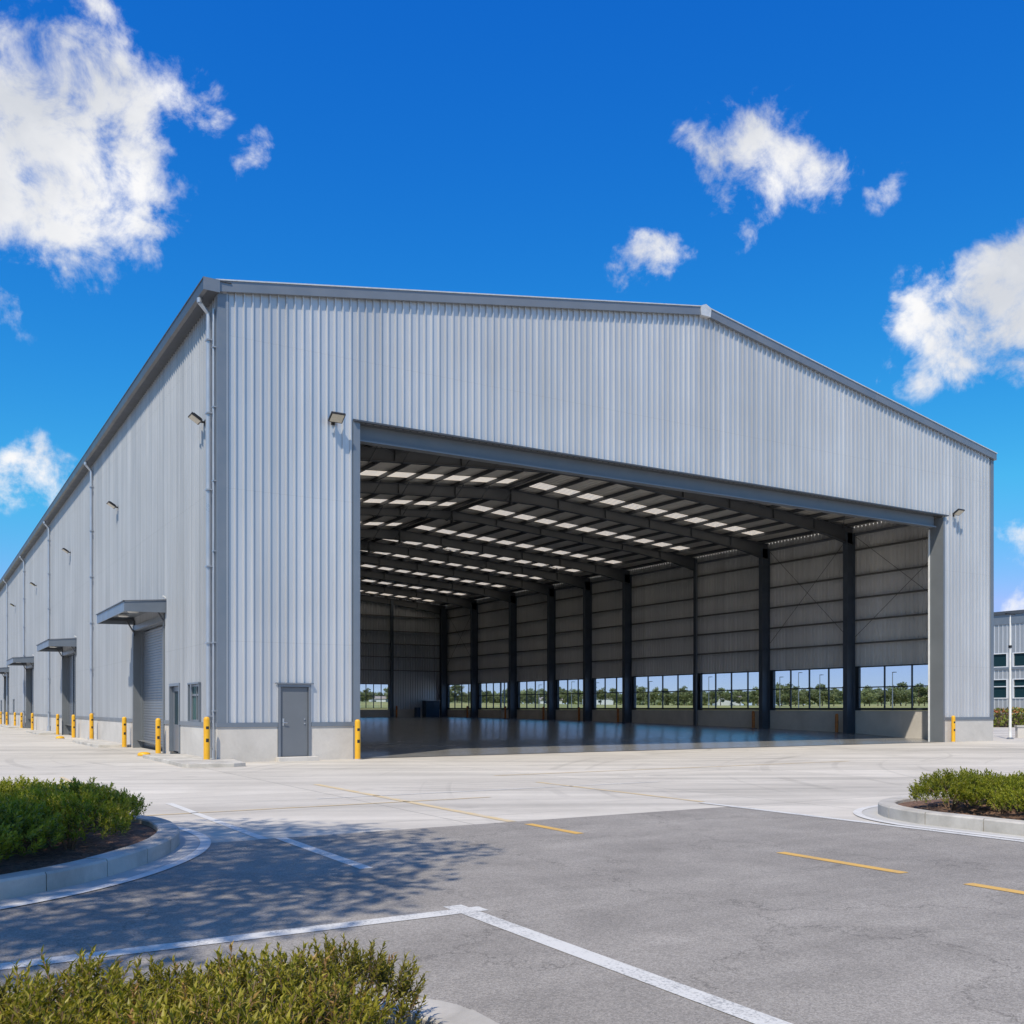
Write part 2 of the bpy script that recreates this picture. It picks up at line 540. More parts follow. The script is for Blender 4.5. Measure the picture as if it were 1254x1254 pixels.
def mulch_mat():
    m, nt, b = new_mat('mulch')
    v = ocoord(nt)
    vo = nt.nodes.new('ShaderNodeTexVoronoi')
    vo.inputs['Scale'].default_value = 28
    nt.links.new(v, vo.inputs['Vector'])
    n = noise(nt, 20, 5, .7, v)
    ch = nt.nodes.new('ShaderNodeSeparateColor')
    nt.links.new(vo.outputs['Color'], ch.inputs[0])
    c = mixrgb(nt, ch.outputs[0], (.09, .05, .03), (.27, .16, .11))
    c = mixrgb(nt, maprange(nt, n.outputs['Fac'], .35, .65, 0, .7), c, (.14, .085, .06))
    nt.links.new(c, b.inputs['Base Color'])
    b.inputs['Roughness'].default_value = .95
    h = mmath(nt, 'ADD', n.outputs['Fac'], ch.outputs[1])
    bump(nt, b, h, 1.0, .03)


mulch_mat()


def grass_mat():
    m, nt, b = new_mat('field_grass')
    v = ocoord(nt)
    n = noise(nt, .03, 6, .65, v)
    n2 = noise(nt, 1.5, 5, .6, v)
    c = mixrgb(nt, maprange(nt, n.outputs['Fac'], .38, .6, 0, 1), (.34, .30, .09), (.16, .19, .05))
    c = mixrgb(nt, maprange(nt, n2.outputs['Fac'], .3, .7, 0, .5), c, (.42, .36, .16))
    nt.links.new(c, b.inputs['Base Color'])
    b.inputs['Roughness'].default_value = .95


grass_mat()


def leaf_mat(name, c1, c2, c3, trans=.35):
    m, nt, b = new_mat(name)
    at = nt.nodes.new('ShaderNodeAttribute')
    at.attribute_name = 'tint'
    oi = nt.nodes.new('ShaderNodeObjectInfo')
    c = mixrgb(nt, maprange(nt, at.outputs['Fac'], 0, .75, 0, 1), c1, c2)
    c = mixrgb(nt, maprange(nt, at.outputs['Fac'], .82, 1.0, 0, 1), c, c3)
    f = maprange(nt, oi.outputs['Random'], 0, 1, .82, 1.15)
    s = nt.nodes.new('ShaderNodeVectorMath'); s.operation = 'SCALE'
    nt.links.new(c, s.inputs[0]); nt.links.new(f, s.inputs['Scale'])
    nt.links.new(s.outputs[0], b.inputs['Base Color'])
    b.inputs['Roughness'].default_value = .45
    b.inputs['Specular IOR Level'].default_value = .4
    tr = nt.nodes.new('ShaderNodeBsdfTranslucent')
    s2 = nt.nodes.new('ShaderNodeVectorMath'); s2.operation = 'MULTIPLY'
    nt.links.new(s.outputs[0], s2.inputs[0]); s2.inputs[1].default_value = (1.5, 1.6, .7)
    nt.links.new(s2.outputs[0], tr.inputs['Color'])
    mx = nt.nodes.new('ShaderNodeMixShader')
    mx.inputs[0].default_value = trans
    nt.links.new(b.outputs[0], mx.inputs[1]); nt.links.new(tr.outputs[0], mx.inputs[2])
    out = nt.nodes.get('Material Output')
    nt.links.new(mx.outputs[0], out.inputs['Surface'])


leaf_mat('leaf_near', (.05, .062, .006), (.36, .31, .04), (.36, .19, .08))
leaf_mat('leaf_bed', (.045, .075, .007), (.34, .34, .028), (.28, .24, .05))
leaf_mat('leaf_tree', (.05, .09, .02), (.12, .17, .04), (.16, .16, .05), .3)
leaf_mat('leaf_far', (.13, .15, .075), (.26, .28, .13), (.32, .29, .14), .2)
leaf_mat('leaf_hedge', (.09, .13, .02), (.22, .24, .04), (.36, .09, .05), .2)


def glass_mat(name, tint, refl_rough=.02, opaque=False):
    m, nt, b = new_mat(name)
    out = nt.nodes.get('Material Output')
    fr = nt.nodes.new('ShaderNodeLayerWeight')
    gl = nt.nodes.new('ShaderNodeBsdfGlossy')
    gl.inputs['Roughness'].default_value = refl_rough
    if opaque:
        tr = nt.nodes.new('ShaderNodeBsdfDiffuse')
    else:
        tr = nt.nodes.new('ShaderNodeBsdfTransparent')
    tr.inputs['Color'].default_value = (*tint, 1)
    mx = nt.nodes.new('ShaderNodeMixShader')
    f = maprange(nt, mmath(nt, 'POWER', fr.outputs['Facing'], 5.0), 0, 1, .03, .9)
    nt.links.new(f, mx.inputs[0])
    nt.links.new(tr.outputs[0], mx.inputs[1]); nt.links.new(gl.outputs[0], mx.inputs[2])
    nt.links.new(mx.outputs[0], out.inputs['Surface'])


glass_mat('glass_clear', (.88, .93, .95))
glass_mat('glass_dark', (.012, .035, .045), .03, True)
glass_mat('glass_side', (.05, .12, .12), .02, True)


def skylight_mat():
    m, nt, b = new_mat('skylight_sheet')
    out = nt.nodes.get('Material Output')
    tl = nt.nodes.new('ShaderNodeBsdfTranslucent')
    tl.inputs['Color'].default_value = (.92, .80, .60, 1)
    df = nt.nodes.new('ShaderNodeBsdfDiffuse')
    df.inputs['Color'].default_value = (.6, .58, .52, 1)
    mx = nt.nodes.new('ShaderNodeMixShader')
    mx.inputs[0].default_value = .3
    nt.links.new(tl.outputs[0], mx.inputs[1]); nt.links.new(df.outputs[0], mx.inputs[2])
    nt.links.new(mx.outputs[0], out.inputs['Surface'])


skylight_mat()

# ------------------------------------------------------------------ mesh helpers


class MB:
    def __init__(s):
        s.v = []; s.f = []; s.t = []; s.smooth = False

    def box(s, x0, x1, y0, y1, z0, z1, M=None):
        i = len(s.v)
        p = [(x0, y0, z0), (x1, y0, z0), (x1, y1, z0), (x0, y1, z0), (x0, y0, z1), (x1, y0, z1), (x1, y1, z1), (x0, y1, z1)]
        if M is not None:
            p = [tuple(M @ Vector(q)) for q in p]
        s.v += p
        s.f += [(i, i + 3, i + 2, i + 1), (i + 4, i + 5, i + 6, i + 7), (i, i + 1, i + 5, i + 4), (i + 1, i + 2, i + 6, i + 5), (i + 2, i + 3, i + 7, i + 6), (i + 3, i, i + 4, i + 7)]
        return s

    def prism(s, pts, z0, z1):
        """closed outline (x, y) counter-clockwise, extruded in z"""
        i = len(s.v); n = len(pts)
        s.v += [(x, y, z0) for x, y in pts] + [(x, y, z1) for x, y in pts]
        s.f.append(tuple(range(i + n - 1, i - 1, -1)))
        s.f.append(tuple(range(i + n, i + 2 * n)))
        for k in range(n):
            a, b = i + k, i + (k + 1) % n
            s.f.append((a, b, b + n, a + n))
        return s

    def extr(s, pts, d):
        """planar outline of 3-D points extruded along vector d"""
        i = len(s.v); n = len(pts)
        d = Vector(d)
        s.v += [tuple(p) for p in pts] + [tuple(Vector(p) + d) for p in pts]
        s.f.append(tuple(range(i, i + n)))
        s.f.append(tuple(range(i + 2 * n - 1, i + n - 1, -1)))
        for k in range(n):
            a, b = i + k, i + (k + 1) % n
            s.f.append((b, a, a + n, b + n))
        return s

    def tube(s, p0, p1, r0, r1=None, n=12, cap=True):
        r1 = r0 if r1 is None else r1
        p0 = Vector(p0); p1 = Vector(p1)
        ax = (p1 - p0).normalized()
        a = ax.orthogonal().normalized(); b = ax.cross(a)
        i = len(s.v)
        for p, r in ((p0, r0), (p1, r1)):
            for k in range(n):
                t = 2 * math.pi * k / n
                s.v.append(tuple(p + (a * math.cos(t) + b * math.sin(t)) * r))
        for k in range(n):
            k2 = (k + 1) % n
            s.f.append((i + k, i + k2, i + n + k2, i + n + k))
        if cap:
            s.f.append(tuple(range(i + n - 1, i - 1, -1)))
            s.f.append(tuple(range(i + n, i + 2 * n)))
        return s

    def lathe(s, prof, c=(0, 0, 0), n=20):
        i = len(s.v)
        for r, z in prof:
            for k in range(n):
                t = 2 * math.pi * k / n
                s.v.append((c[0] + r * math.cos(t), c[1] + r * math.sin(t), c[2] + z))
        for j in range(len(prof) - 1):
            for k in range(n):
                k2 = (k + 1) % n
                s.f.append((i + j * n + k, i + j * n + k2, i + (j + 1) * n + k2, i + (j + 1) * n + k))
        s.f.append(tuple(range(i + (len(prof) - 1) * n, i + len(prof) * n)))
        s.f.append(tuple(range(i + n - 1, i - 1, -1)))
        return s

    def quad(s, a, b, c, d):
        i = len(s.v)
        s.v += [tuple(a), tuple(b), tuple(c), tuple(d)]
        s.f.append((i, i + 1, i + 2, i + 3))
        return s

    def mesh(s, name, mat):
        me = bpy.data.meshes.new(name)
        me.from_pydata(s.v, [], s.f)
        me.update()
        me.materials.append(MATS[mat])
        if s.smooth:
            me.polygons.foreach_set('use_smooth', [True] * len(me.polygons))
        if s.t:
            at = me.attributes.new('tint', 'FLOAT', 'FACE')
            at.data.foreach_set('value', s.t)
        return me

    def build(s, name, mat, parent=None, bevel=0.0):
        o = bpy.data.objects.new(name, s.mesh(name, mat))
        COL.objects.link(o)
        if parent is not None:
            o.parent = parent
        if bevel:
            md = o.modifiers.new('bevel', 'BEVEL')
            md.width = bevel; md.segments = 2; md.limit_method = 'ANGLE'
        return o


def tag(o, label=None, cat=None, group=None, kind=None):
    for k, v in (('label', label), ('category', cat), ('group', group), ('kind', kind)):
        if v:
            o[k] = v
    return o


def thing(name, label, cat, loc=(0, 0, 0), rz=0, group=None, scale=1.0):
    o = bpy.data.objects.new(name, None)
    o.empty_display_size = .2
    COL.objects.link(o)
    o.location = loc
    o.rotation_euler = (0, 0, rz)
    o.scale = (scale,) * 3 if not isinstance(scale, tuple) else scale
    return tag(o, label, cat, group)


def dup(root, loc, rz=0, label=None, scale=None):
    def cp(o, parent):
        c = o.copy()
        COL.objects.link(c)
        c.parent = parent
        for ch in o.children:
            cp(ch, c)
        return c
    r = cp(root, None)
    r.location = loc
    r.rotation_euler = (0, 0, rz)
    if scale is not None:
        r.scale = (scale,) * 3 if not isinstance(scale, tuple) else scale
    if label:
        r['label'] = label
    return r


def sheet(mb, u0, u1, zb, zt, holes, place, pitch=.25, h=.06, prof=None, phase=0.0):
    """ribbed sheet; place(u, off, z) gives the point; holes = (ua, ub, za, zb)"""
    prof = prof or [(0, 0), (.170, 0), (.192, 1), (.220, 1), (.236, 0)]
    k = pitch / .25
    bp = {}
    j0 = math.floor((u0 - phase) / pitch) - 1
    j1 = math.ceil((u1 - phase) / pitch) + 1
    base = []
    for j in range(j0, j1):
        for (a, o) in prof:
            base.append((phase + j * pitch + a * k, o * h))
    base.sort()

    def off(u):
        for (a, oa), (b, ob) in zip(base, base[1:]):
            if a <= u <= b:
                return oa + (ob - oa) * ((u - a) / (b - a) if b > a else 0)
        return 0
    us = {round(a, 5): o for a, o in base if u0 < a < u1}
    for x in [u0, u1] + [q for hh in holes for q in hh[:2] if u0 < q < u1]:
        if round(x, 5) not in us:
            us[round(x, 5)] = off(x)
    ks = sorted(us)
    ztf = zt if callable(zt) else (lambda u: zt)
    zbf = zb if callable(zb) else (lambda u: zb)
    for a, b in zip(ks, ks[1:]):
        if b - a < 1e-4:
            continue
        m = (a + b) / 2
        hs = sorted((za, zc) for (ua, ub, za, zc) in holes if ua < m < ub)
        lo = None
        segs = []
        cur = 'b'
        for za, zc in hs:
            segs.append((cur, za)); cur = zc
        segs.append((cur, 't'))
        for s0, s1 in segs:
            zs = []
            for u in (a, b):
                z0 = zbf(u) if s0 == 'b' else s0
                z1 = ztf(u) if s1 == 't' else s1
                zs.append((z0, z1))
            if zs[0][1] - zs[0][0] < 1e-3 and zs[1][1] - zs[1][0] < 1e-3:
                continue
            mb.quad(place(a, us[a], zs[0][0]), place(b, us[b], zs[1][0]), place(b, us[b], zs[1][1]), place(a, us[a], zs[0][1]))
    return mb


# ------------------------------------------------------------------ terrain, paving
W, DEP, LEN = 36.3, 56.0, 100.0
XM = W / 2


def tz(x, y):
    d = math.hypot((x - 18), (y - 28))
    t = min(1, max(0, (d - 95) / 110))
    t = t * t * (3 - 2 * t)
    front = min(1, max(0, ((y + x * .3) + 10) / 60))
    return -.03 + t * front * (2.6 + .5 * math.sin(x * .02) + .4 * math.sin(y * .031))


def terrain():
    mb = MB()
    xs = [-3000, -1500, -800, -400] + [-300 + 15 * i for i in range(0, 48)] + [500, 800, 1500, 3000]
    ys = [-3000, -1000, -400] + [-200 + 15 * i for i in range(0, 46)] + [600, 900, 1500, 3000]

    z = tz
    n = len(xs)
    for y in ys:
        for x in xs:
            mb.v.append((x, y, z(x, y)))
    for j in range(len(ys) - 1):
        for i in range(n - 1):
            a = j * n + i
            mb.f.append((a, a + 1, a + n + 1, a + n))
    mb.smooth = True
    o = mb.build('terrain', 'field_grass')
    tag(o, kind='structure')


terrain()


def flat(name, pts, z, mat, parent=None):
    mb = MB()
    mb.v = [(x, y, z) for x, y in pts]
    mb.f = [tuple(range(len(pts)))]
    return mb.build(name, mat, parent)


# concrete yard goes round the hall; asphalt in front
pav = flat('pavement', [(-70, -60), (95, -60), (95, 40), (58, 75), (40, 75), (40, 60), (-5, 112), (-70, 112)], -.004, 'concrete_apron')
tag(pav, kind='structure')
road = flat('road', [(-70, -60), (3.55, -60), (3.55, -16.72), (-70, -16.72)], 0.0, 'asphalt')
tag(road, kind='structure')


def strip(name, x0, x1, y0, y1, mat, z=.004, parent=None):
    o = flat(name, [(x0, y0), (x1, y0), (x1, y1), (x0, y1)], z, mat, parent)
    return o


strip('white_line', -3.72, -3.58, -19.35, -16.72, 'paint_white', parent=road)
strip('white_line', -40, -3.62, -21.66, -21.49, 'paint_white', parent=road)
strip('white_line', -3.86, -3.70, -34, -21.665, 'paint_white', parent=road)
strip('white_line', -3.86, -3.70, -21.485, -21.36, 'paint_white', parent=road)
strip('white_line', 3.56, 3.70, -34, -16.0, 'paint_white', parent=road)
for (a, b) in ((-18.25, -17.05), (-22.2, -20.65), (-24.6, -22.85), (-27.6, -25.8)):
    x = -.37 if a > -19 else .56
    strip('yellow_dash', x - .065, x + .065, a, b, 'paint_yellow', parent=road)
strip('yellow_line', -.47, -.33, -16.7, -9.0, 'paint_yellow_faded', .001, parent=pav)
strip('yellow_line', 3.72, 3.82, -15.9, -10.8, 'paint_yellow_faded', .001, parent=pav)
strip('yellow_line', -5.0, 1.2, -13.35, -13.27, 'paint_yellow_faded', .001, parent=pav)
strip('yellow_line', -4.6, -4.52, -10.5, -4.0, 'paint_yellow_faded', .001, parent=pav)
strip('yellow_line', 4.0, 16, -8.7, -8.6, 'paint_yellow_faded', .001, parent=pav)
strip('white_line', -3.9, -3.78, -16.7, -11.6, 'paint_white_faded', .001, parent=pav)
strip('white_line', -1.5, 6.0, -12.1, -12.02, 'paint_white_faded', .001, parent=pav)


def smooth_loop(pts, sub=8):
    out = []
    n = len(pts)
    for i in range(n):
        p0, p1, p2, p3 = [Vector(pts[(i + k - 1) % n]) for k in range(4)]
        for j in range(sub):
            t = j / sub
            q = .5 * ((2 * p1) + (-p0 + p2) * t + (2 * p0 - 5 * p1 + 4 * p2 - p3) * t * t + (-p0 + 3 * p1 - 3 * p2 + p3) * t ** 3)
            out.append(q)
    return out


def offset_loop(pts, d):
    """d > 0 shrinks a counter-clockwise loop"""
    n = len(pts)
    out = []
    for i in range(n):
        t = (pts[(i + 1) % n] - pts[i - 1]).normalized()
        out.append(pts[i] + Vector((-t.y, t.x)) * d)
    return out


def ring(mb, A, zA, B, zB):
    i = len(mb.v); n = len(A)
    mb.v += [(p.x, p.y, zA) for p in A] + [(p.x, p.y, zB) for p in B]
    for k in range(n):
        k2 = (k + 1) % n
        mb.f.append((i + k, i + k2, i + n + k2, i + n + k))


def bed(outer, kw=.24, h=.17, pan=True, joint=.72):
    """a kerb of separate stones round a soil bed, gutter pan outside"""
    loop = outer
    n = len(loop)
    # arc length and stone joints
    stones = MB()
    acc = 0
    gap = MB()
    inn = offset_loop(loop, kw)
    o2 = offset_loop(loop, .018); i2 = offset_loop(loop, kw - .012)
    start = 0
    segs = []
    cur = [0]
    for k in range(n):
        L_ = (loop[(k + 1) % n] - loop[k]).length
        acc += L_
        cur.append(k + 1)
        if acc > joint:
            segs.append(cur); cur = [k + 1]; acc = 0
    if len(cur) > 1:
        segs.append(cur)
    for sgi in segs:
        i0 = len(stones.v)
        m = len(sgi)
        dz = random.uniform(-.004, .004)
        for q, k in enumerate(sgi):
            kk = k % n
            nx = (kk + 1) % n
            sh = 0.0
            if q == 0: sh = .006
            if q == m - 1: sh = -.006
            t = (loop[nx] - loop[kk - 1]).normalized() * sh
            for P, z in ((loop, 0.0), (loop, h - .02), (o2, h), (i2, h), (inn, h - .015), (inn, -.02)):
                p = P[kk] + t
                stones.v.append((p.x, p.y, z + (dz if z > .05 else 0)))
        for q in range(m - 1):
            for r_ in range(5):
                a = i0 + q * 6 + r_
                stones.f.append((a, a + 6, a + 7, a + 1))
        stones.f.append(tuple(i0 + r_ for r_ in range(6)))
        stones.f.append(tuple(i0 + (m - 1) * 6 + r_ for r_ in reversed(range(6))))
    k_o = stones.build('kerb', 'concrete_kerb')
    tag(k_o, kind='structure')
    soil = MB()
    rim = offset_loop(loop, kw - .02)
    c = sum((p for p in rim), Vector((0, 0))) / n
    ci = 0
    soil.v.append((c.x, c.y, h + .01))
    levels = [1.0, .85, .65, .4, .2]
    for lv in levels:
        for p in rim:
            q = c + (p - c) * lv
            soil.v.append((q.x, q.y, h - .06 + (1 - lv) * .1 + (random.uniform(-.015, .02) if lv < 1 else 0)))
    for li in range(len(levels) - 1):
        for k in range(n):
            a = 1 + li * n + k; b = 1 + li * n + (k + 1) % n
            soil.f.append((a, b, b + n, a + n))
    b0 = 1 + (len(levels) - 1) * n
    for k in range(n):
        soil.f.append((b0 + k, b0 + (k + 1) % n, 0))
    soil.smooth = True
    tag(soil.build('soil', 'mulch'), kind='structure')
    if pan:
        g = MB()
        ring(g, offset_loop(loop, -.215), .006, offset_loop(loop, .01), .006)
        ob = g.build('gutter_pan', 'concrete_pan'); tag(ob, kind='structure')
        g = MB()
        ring(g, offset_loop(loop, -.345), .008, offset_loop(loop, -.225), .008)
        ob = g.build('kerb_paint', 'paint_white_faded'); tag(ob, kind='structure')
        g = MB()
        ring(g, offset_loop(loop, -.23), .003, offset_loop(loop, -.20), .003)
        ob = g.build('gutter_joint', 'concrete_kerb'); tag(ob, kind='structure')


left_loop = smooth_loop([(-13, -20.6), (-10.5, -20.4), (-8.3, -20.0), (-6.9, -19.37), (-6.05, -18.75), (-5.4, -17.95), (-4.95, -17.1), (-4.72, -16.2), (-4.75, -15.2), (-5.1, -14.2), (-5.8, -13.3),
                         (-6.8, -12.75), (-8.5, -12.5), (-11, -12.5), (-15, -12.5), (-17, -13.5), (-17.8, -16.5), (-17, -19.6), (-15.5, -20.5)])
bed(left_loop)
rp = []
for k in range(9):
    t = R(180 - 90 * k / 8)
    rp.append((4.05 + 1.9 + 1.9 * math.cos(t), -18.15 - 1.9 + 1.9 * math.sin(t)))
rp = rp + [(7.5, -18.15), (9.5, -18.15), (12, -18.15), (14.5, -18.15), (16, -18.9), (16.6, -20.5), (16.6, -24), (16, -27), (14, -27.8), (10, -27.8), (6, -27.8), (4.6, -27.3), (4.05, -26), (4.05, -24), (4.05, -22)]
right_loop = smooth_loop([p for p in reversed(rp)], 5)
bed(right_loop)
near_loop = []
X0, X1, Y0, Y1 = -13.5, -5.18, -26.6, -23.80
for cx, cy, a0 in ((X1 - .45, Y0 + .45, -90), (X1 - .45, Y1 - .45, 0), (X0 + .45, Y1 - .45, 90), (X0 + .45, Y0 + .45, 180)):
    for k in range(7):
        t = R(a0 + 15 * k)
        near_loop.append(Vector((cx + .45 * math.cos(t), cy + .45 * math.sin(t))))


def densify(loop, step=.25):
    out = []
    for i in range(len(loop)):
        a = loop[i]; b = loop[(i + 1) % len(loop)]
        m = max(1, int((b - a).length / step))
        for k in range(m):
            out.append(a + (b - a) * k / m)
    return out


bed(densify(near_loop), pan=False)

# ------------------------------------------------------------------ the hall
hall = thing('warehouse', 'large silver ribbed metal hall with one huge open doorway and a low gabled roof', 'warehouse', (0, 0, 0))
OX0, OX1, OZ = 4.12, 32.56, 10.26          # doorway
EAVE, RIDGE = 13.30, 16.38


def ztop(u):
    return EAVE + (RIDGE - EAVE) * (1 - abs(u - XM) / XM)


# door hole and wide doorway
mb = sheet(MB(), .2, W - .12, 1.12, ztop, [(1.74, 2.64, 0, 2.19), (OX0, OX1, 0, OZ)], lambda u, o, z: (u, -o, z))
mb.build('front_wall', 'sheet_front', hall)
# side: roller doors, glass doors, windows
DK = [7.05 + 21.7 * k for k in range(4)]
side_holes = [(y, y + 5.3, 0, 4.55) for y in DK]
side_win = [(2.0, 3.3), (66.2, 67.3), (80.4, 81.5)]
side_holes += [(a, b, 1.12, 2.29) for a, b in side_win]
GD = [(4.63, 5.95)]
side_holes += [(a, b, 0, 2.29) for a, b in GD]
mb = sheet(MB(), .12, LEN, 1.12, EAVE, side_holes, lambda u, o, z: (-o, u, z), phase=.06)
mb.build('side_wall', 'sheet_side_shaded', hall)

COLS = [7.9, 14.1, 20.4, 27.3, 32.1, 37.0, 42.9, 49.6, 55.7]
WB = []                                          # window bays on the far long wall: y0, y1, panes
edges = [0.6] + [c for c in COLS]
for i, (a, b) in enumerate(zip(edges, edges[1:])):
    WB.append((a + .32, b - .32))
WZ0, WZ1 = 1.50, 3.78
far_door = (44.2, 46.4)
rholes = []
for (a, b) in WB:
    rholes.append((a, b, WZ0, WZ1))
mb = sheet(MB(), .12, DEP, 1.40, EAVE, [(a, b, 0, WZ1) if z0 == WZ0 else None for a, b, z0, z1 in rholes], lambda u, o, z: (W + o, u, z), phase=.06, h=.04)
mb.build('side_wall', 'sheet_inner', hall)
# back wall with one window band
BW = (24.2, 30.2)
mb = sheet(MB(), .02, W + .02, 1.40, 13.2, [(BW[0], BW[1], 0, WZ1)], lambda u, o, z: (u, DEP + o, z))
mb.build('back_wall', 'sheet_front', hall)
# rear wing, only its long side is seen
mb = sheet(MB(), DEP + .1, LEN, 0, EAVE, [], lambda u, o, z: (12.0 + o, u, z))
mb.build('side_wall', 'sheet_side_shaded', hall)
mb = sheet(MB(), .1, 12, 0, EAVE, [], lambda u, o, z: (u, LEN + o, z))
mb.build('back_wall', 'sheet_front', hall)


def plinth(spans, axis, pos, th, z0, z1, sign, mat='concrete_plinth', name='concrete_base'):
    mb = MB()
    for a, b in spans:
        lo, hi = (pos, pos + th * sign) if sign > 0 else (pos + th * sign, pos)
        if axis == 0:
            mb.box(a, b, lo, hi, z0, z1)
        else:
            mb.box(lo, hi, a, b, z0, z1)
    return mb


# concrete base walls: outer face 30 mm proud of the rib crowns, each length a piece of its own


def base_walls(spans, axis, pos, th, z0, z1, name='concrete_base', mat='concrete_plinth'):
    for a, b in spans:
        if axis == 0:
            MB().box(a, b, pos, pos + th, z0, z1).build(name, mat, hall)
        else:
            MB().box(pos, pos + th, a, b, z0, z1).build(name, mat, hall)


base_walls([(-.045, 1.68), (2.70, OX0 - .02), (OX1 + .02, W + .03)], 0, -.045, .25, -.05, 1.0)
spans = []
cuts = sorted([(y - .16, y + 5.46) for y in DK] + [(4.55, 6.03)])
cur = .205
for a, b in cuts:
    spans.append((cur, a)); cur = b
spans.append((cur, LEN))
base_walls(spans, 1, -.045, .25, -.05, 1.0)
far_door = (44.3, 45.5)
base_walls([(.206, far_door[0]), (far_door[1], DEP)], 1, W - .2, .23, -.05, 1.42)
base_walls([(.21, W - .21)], 0, DEP - .2, .23, -.05, 1.42)
# flashing over the base
base_walls([(-.075, 1.68), (2.70, OX0 - .02), (OX1 + .02, W + .05)], 0, -.075, .073, 1.0, 1.13, 'flashing', 'trim_metal')
base_walls([(a if a > .3 else -.002, b) for a, b in spans], 1, -.075, .073, 1.0, 1.13, 'flashing', 'trim_metal')
# corner trims
mb = MB()
mb.box(-.055, .27, -.052, .0, 1.13, EAVE)
mb.box(-.055, -.0, .0, .22, 1.13, EAVE)
mb.build('corner_trim', 'trim_metal', hall)
mb = MB()
mb.box(W - .16, W + .055, -.052, .0, 1.13, EAVE)
mb.box(W, W + .055, .0, .22, 1.13, EAVE)
mb.build('corner_trim', 'trim_metal', hall)


def rake(x0, z0, x1, z1, y0, y1, th):
    return MB().extr([(x0, y0, z0), (x1, y0, z1), (x1, y0, z1 + th), (x0, y0, z0 + th)], (0, y1 - y0, 0))


sl = (RIDGE - EAVE) / XM
rake(-.12, EAVE - .12 * sl, XM - .22, RIDGE - .22 * sl, -.16, .25, .30).build('fascia', 'trim_light', hall)
rake(XM + .22, RIDGE - .22 * sl, W + .12, EAVE - .12 * sl, -.16, .25, .30).build('fascia', 'trim_light', hall)
rake(-.14, EAVE - .14 * sl + .302, XM - .22, RIDGE - .22 * sl + .302, -.19, .3, .035).build('coping', 'cap_metal', hall)
rake(XM + .22, RIDGE - .22 * sl + .302, W + .14, EAVE - .14 * sl + .302, -.19, .3, .035).build('coping', 'cap_metal', hall)
MB().extr([(XM - .23, -.185, RIDGE - .23 * sl - .01), (XM + .23, -.185, RIDGE - .23 * sl - .01), (XM + .27, -.185, RIDGE + .29), (XM, -.185, RIDGE + .40), (XM - .27, -.185, RIDGE + .29)], (0, .5, 0)).build('ridge_cap', 'cap_metal', hall)
# eaves gutter on both long sides
g = MB()
g.extr([(-.47, -.20, EAVE + .27), (-.44, -.20, EAVE + .02), (-.36, -.20, EAVE - .04), (-.03, -.20, EAVE - .04), (-.03, -.20, EAVE + .27)], (0, LEN + .2, 0))
g.build('gutter', 'gutter_metal', hall)
MB().box(-.49, .3, -.195, LEN, EAVE + .272, EAVE + .30).build('eave_trim', 'gutter_metal', hall)
g = MB()
g.extr([(W + .47, .26, EAVE + .27), (W + .44, .26, EAVE + .02), (W + .03, .26, EAVE - .04), (W + .03, .26, EAVE + .27)], (0, DEP - .26, 0))
g.build('gutter', 'gutter_metal', hall)
# box end piece of the gutter
MB().box(-.49, -.03, -.215, -.202, EAVE - .06, EAVE + .29).build('gutter_end', 'trim_light', hall)


def downpipe(y, r=.065):
    mb = MB()
    mb.smooth = False
    mb.tube((-.40, y, EAVE - .03), (-.40, y, EAVE - .16), r * 1.25, n=14)
    mb.tube((-.40, y, EAVE - .15), (-.15, y, EAVE - .42), r, n=14)
    mb.tube((-.15, y, EAVE - .40), (-.15, y, .42), r, n=14)
    mb.tube((-.15, y, .42), (-.15, y, .06), r * 1.45, n=14)
    mb.tube((-.15, y, .13), (-.30, y - .02, .07), r * .9, n=10)
    for z in (1.3, 3.4, 5.6, 7.8, 10.0, 12.1):
        mb.box(-.235, -.055, y - .10, y + .10, z, z + .035)
    mb.build('downpipe', 'pipe_metal', hall)


for y in (.56, 22.56, 40.04, 56.55, 72.8, 89):
    downpipe(y)
# thin conduit beside the corner
mb = MB()
mb.tube((-.10, .20, .35), (-.10, .20, 12.9), .03, n=10)
mb.tube((-.10, .20, .02), (-.10, .20, .36), .045, n=10)
for z in (1.45, 3.4, 6, 8, 10.1, 11.8):
    mb.box(-.14, -.05, .13, .27, z, z + .03)
mb.build('conduit', 'pipe_metal', hall)

# doorway framing
mb = MB()
mb.box(OX0 - .08, OX1 + .25, -.16, -.03, OZ, OZ + .05)
mb.box(OX0 - .08, OX1 + .25, -.035, .22, OZ + .052, OZ + .09)
mb.build('flashing', 'gutter_metal', hall)
mb = MB()
mb.box(OX0, OX1 - .25, .26, .30, 9.82, OZ + .05)
mb.box(OX0, OX1 - .25, .14, .44, 9.785, 9.815)
mb.build('lintel_beam', 'beam_paint', hall)
MB().box(OX0, OX1 - .25, .135, .445, 9.755, 9.782).build('lintel_flange', 'trim_light', hall)
MB().box(OX0 - .03, OX1, .02, .24, OZ - .002, OZ + .05).build('soffit_trim', 'gutter_metal', hall)
mb = MB()
mb.box(OX0 - .09, OX0 + .13, -.06, .0, .0, OZ - .0)
mb.box(OX0 + .02, OX0 + .13, .0, .66, 0, OZ - .05)
mb.build('jamb', 'trim_metal', hall)
mb = MB()
mb.box(OX1, OX1 + .05, -.05, .70, 0, OZ - .05)
mb.build('jamb', 'jamb_paint', hall)
MB().box(OX1 - .05, OX1 - .003, .64, .70, 0, 9.75).build('jamb_edge', 'white_paint', hall)
MB().box(OX1 + .0, OX1 + .10, -.062, -.0501, 0, OZ - .06).build('jamb_trim', 'trim_light', hall)
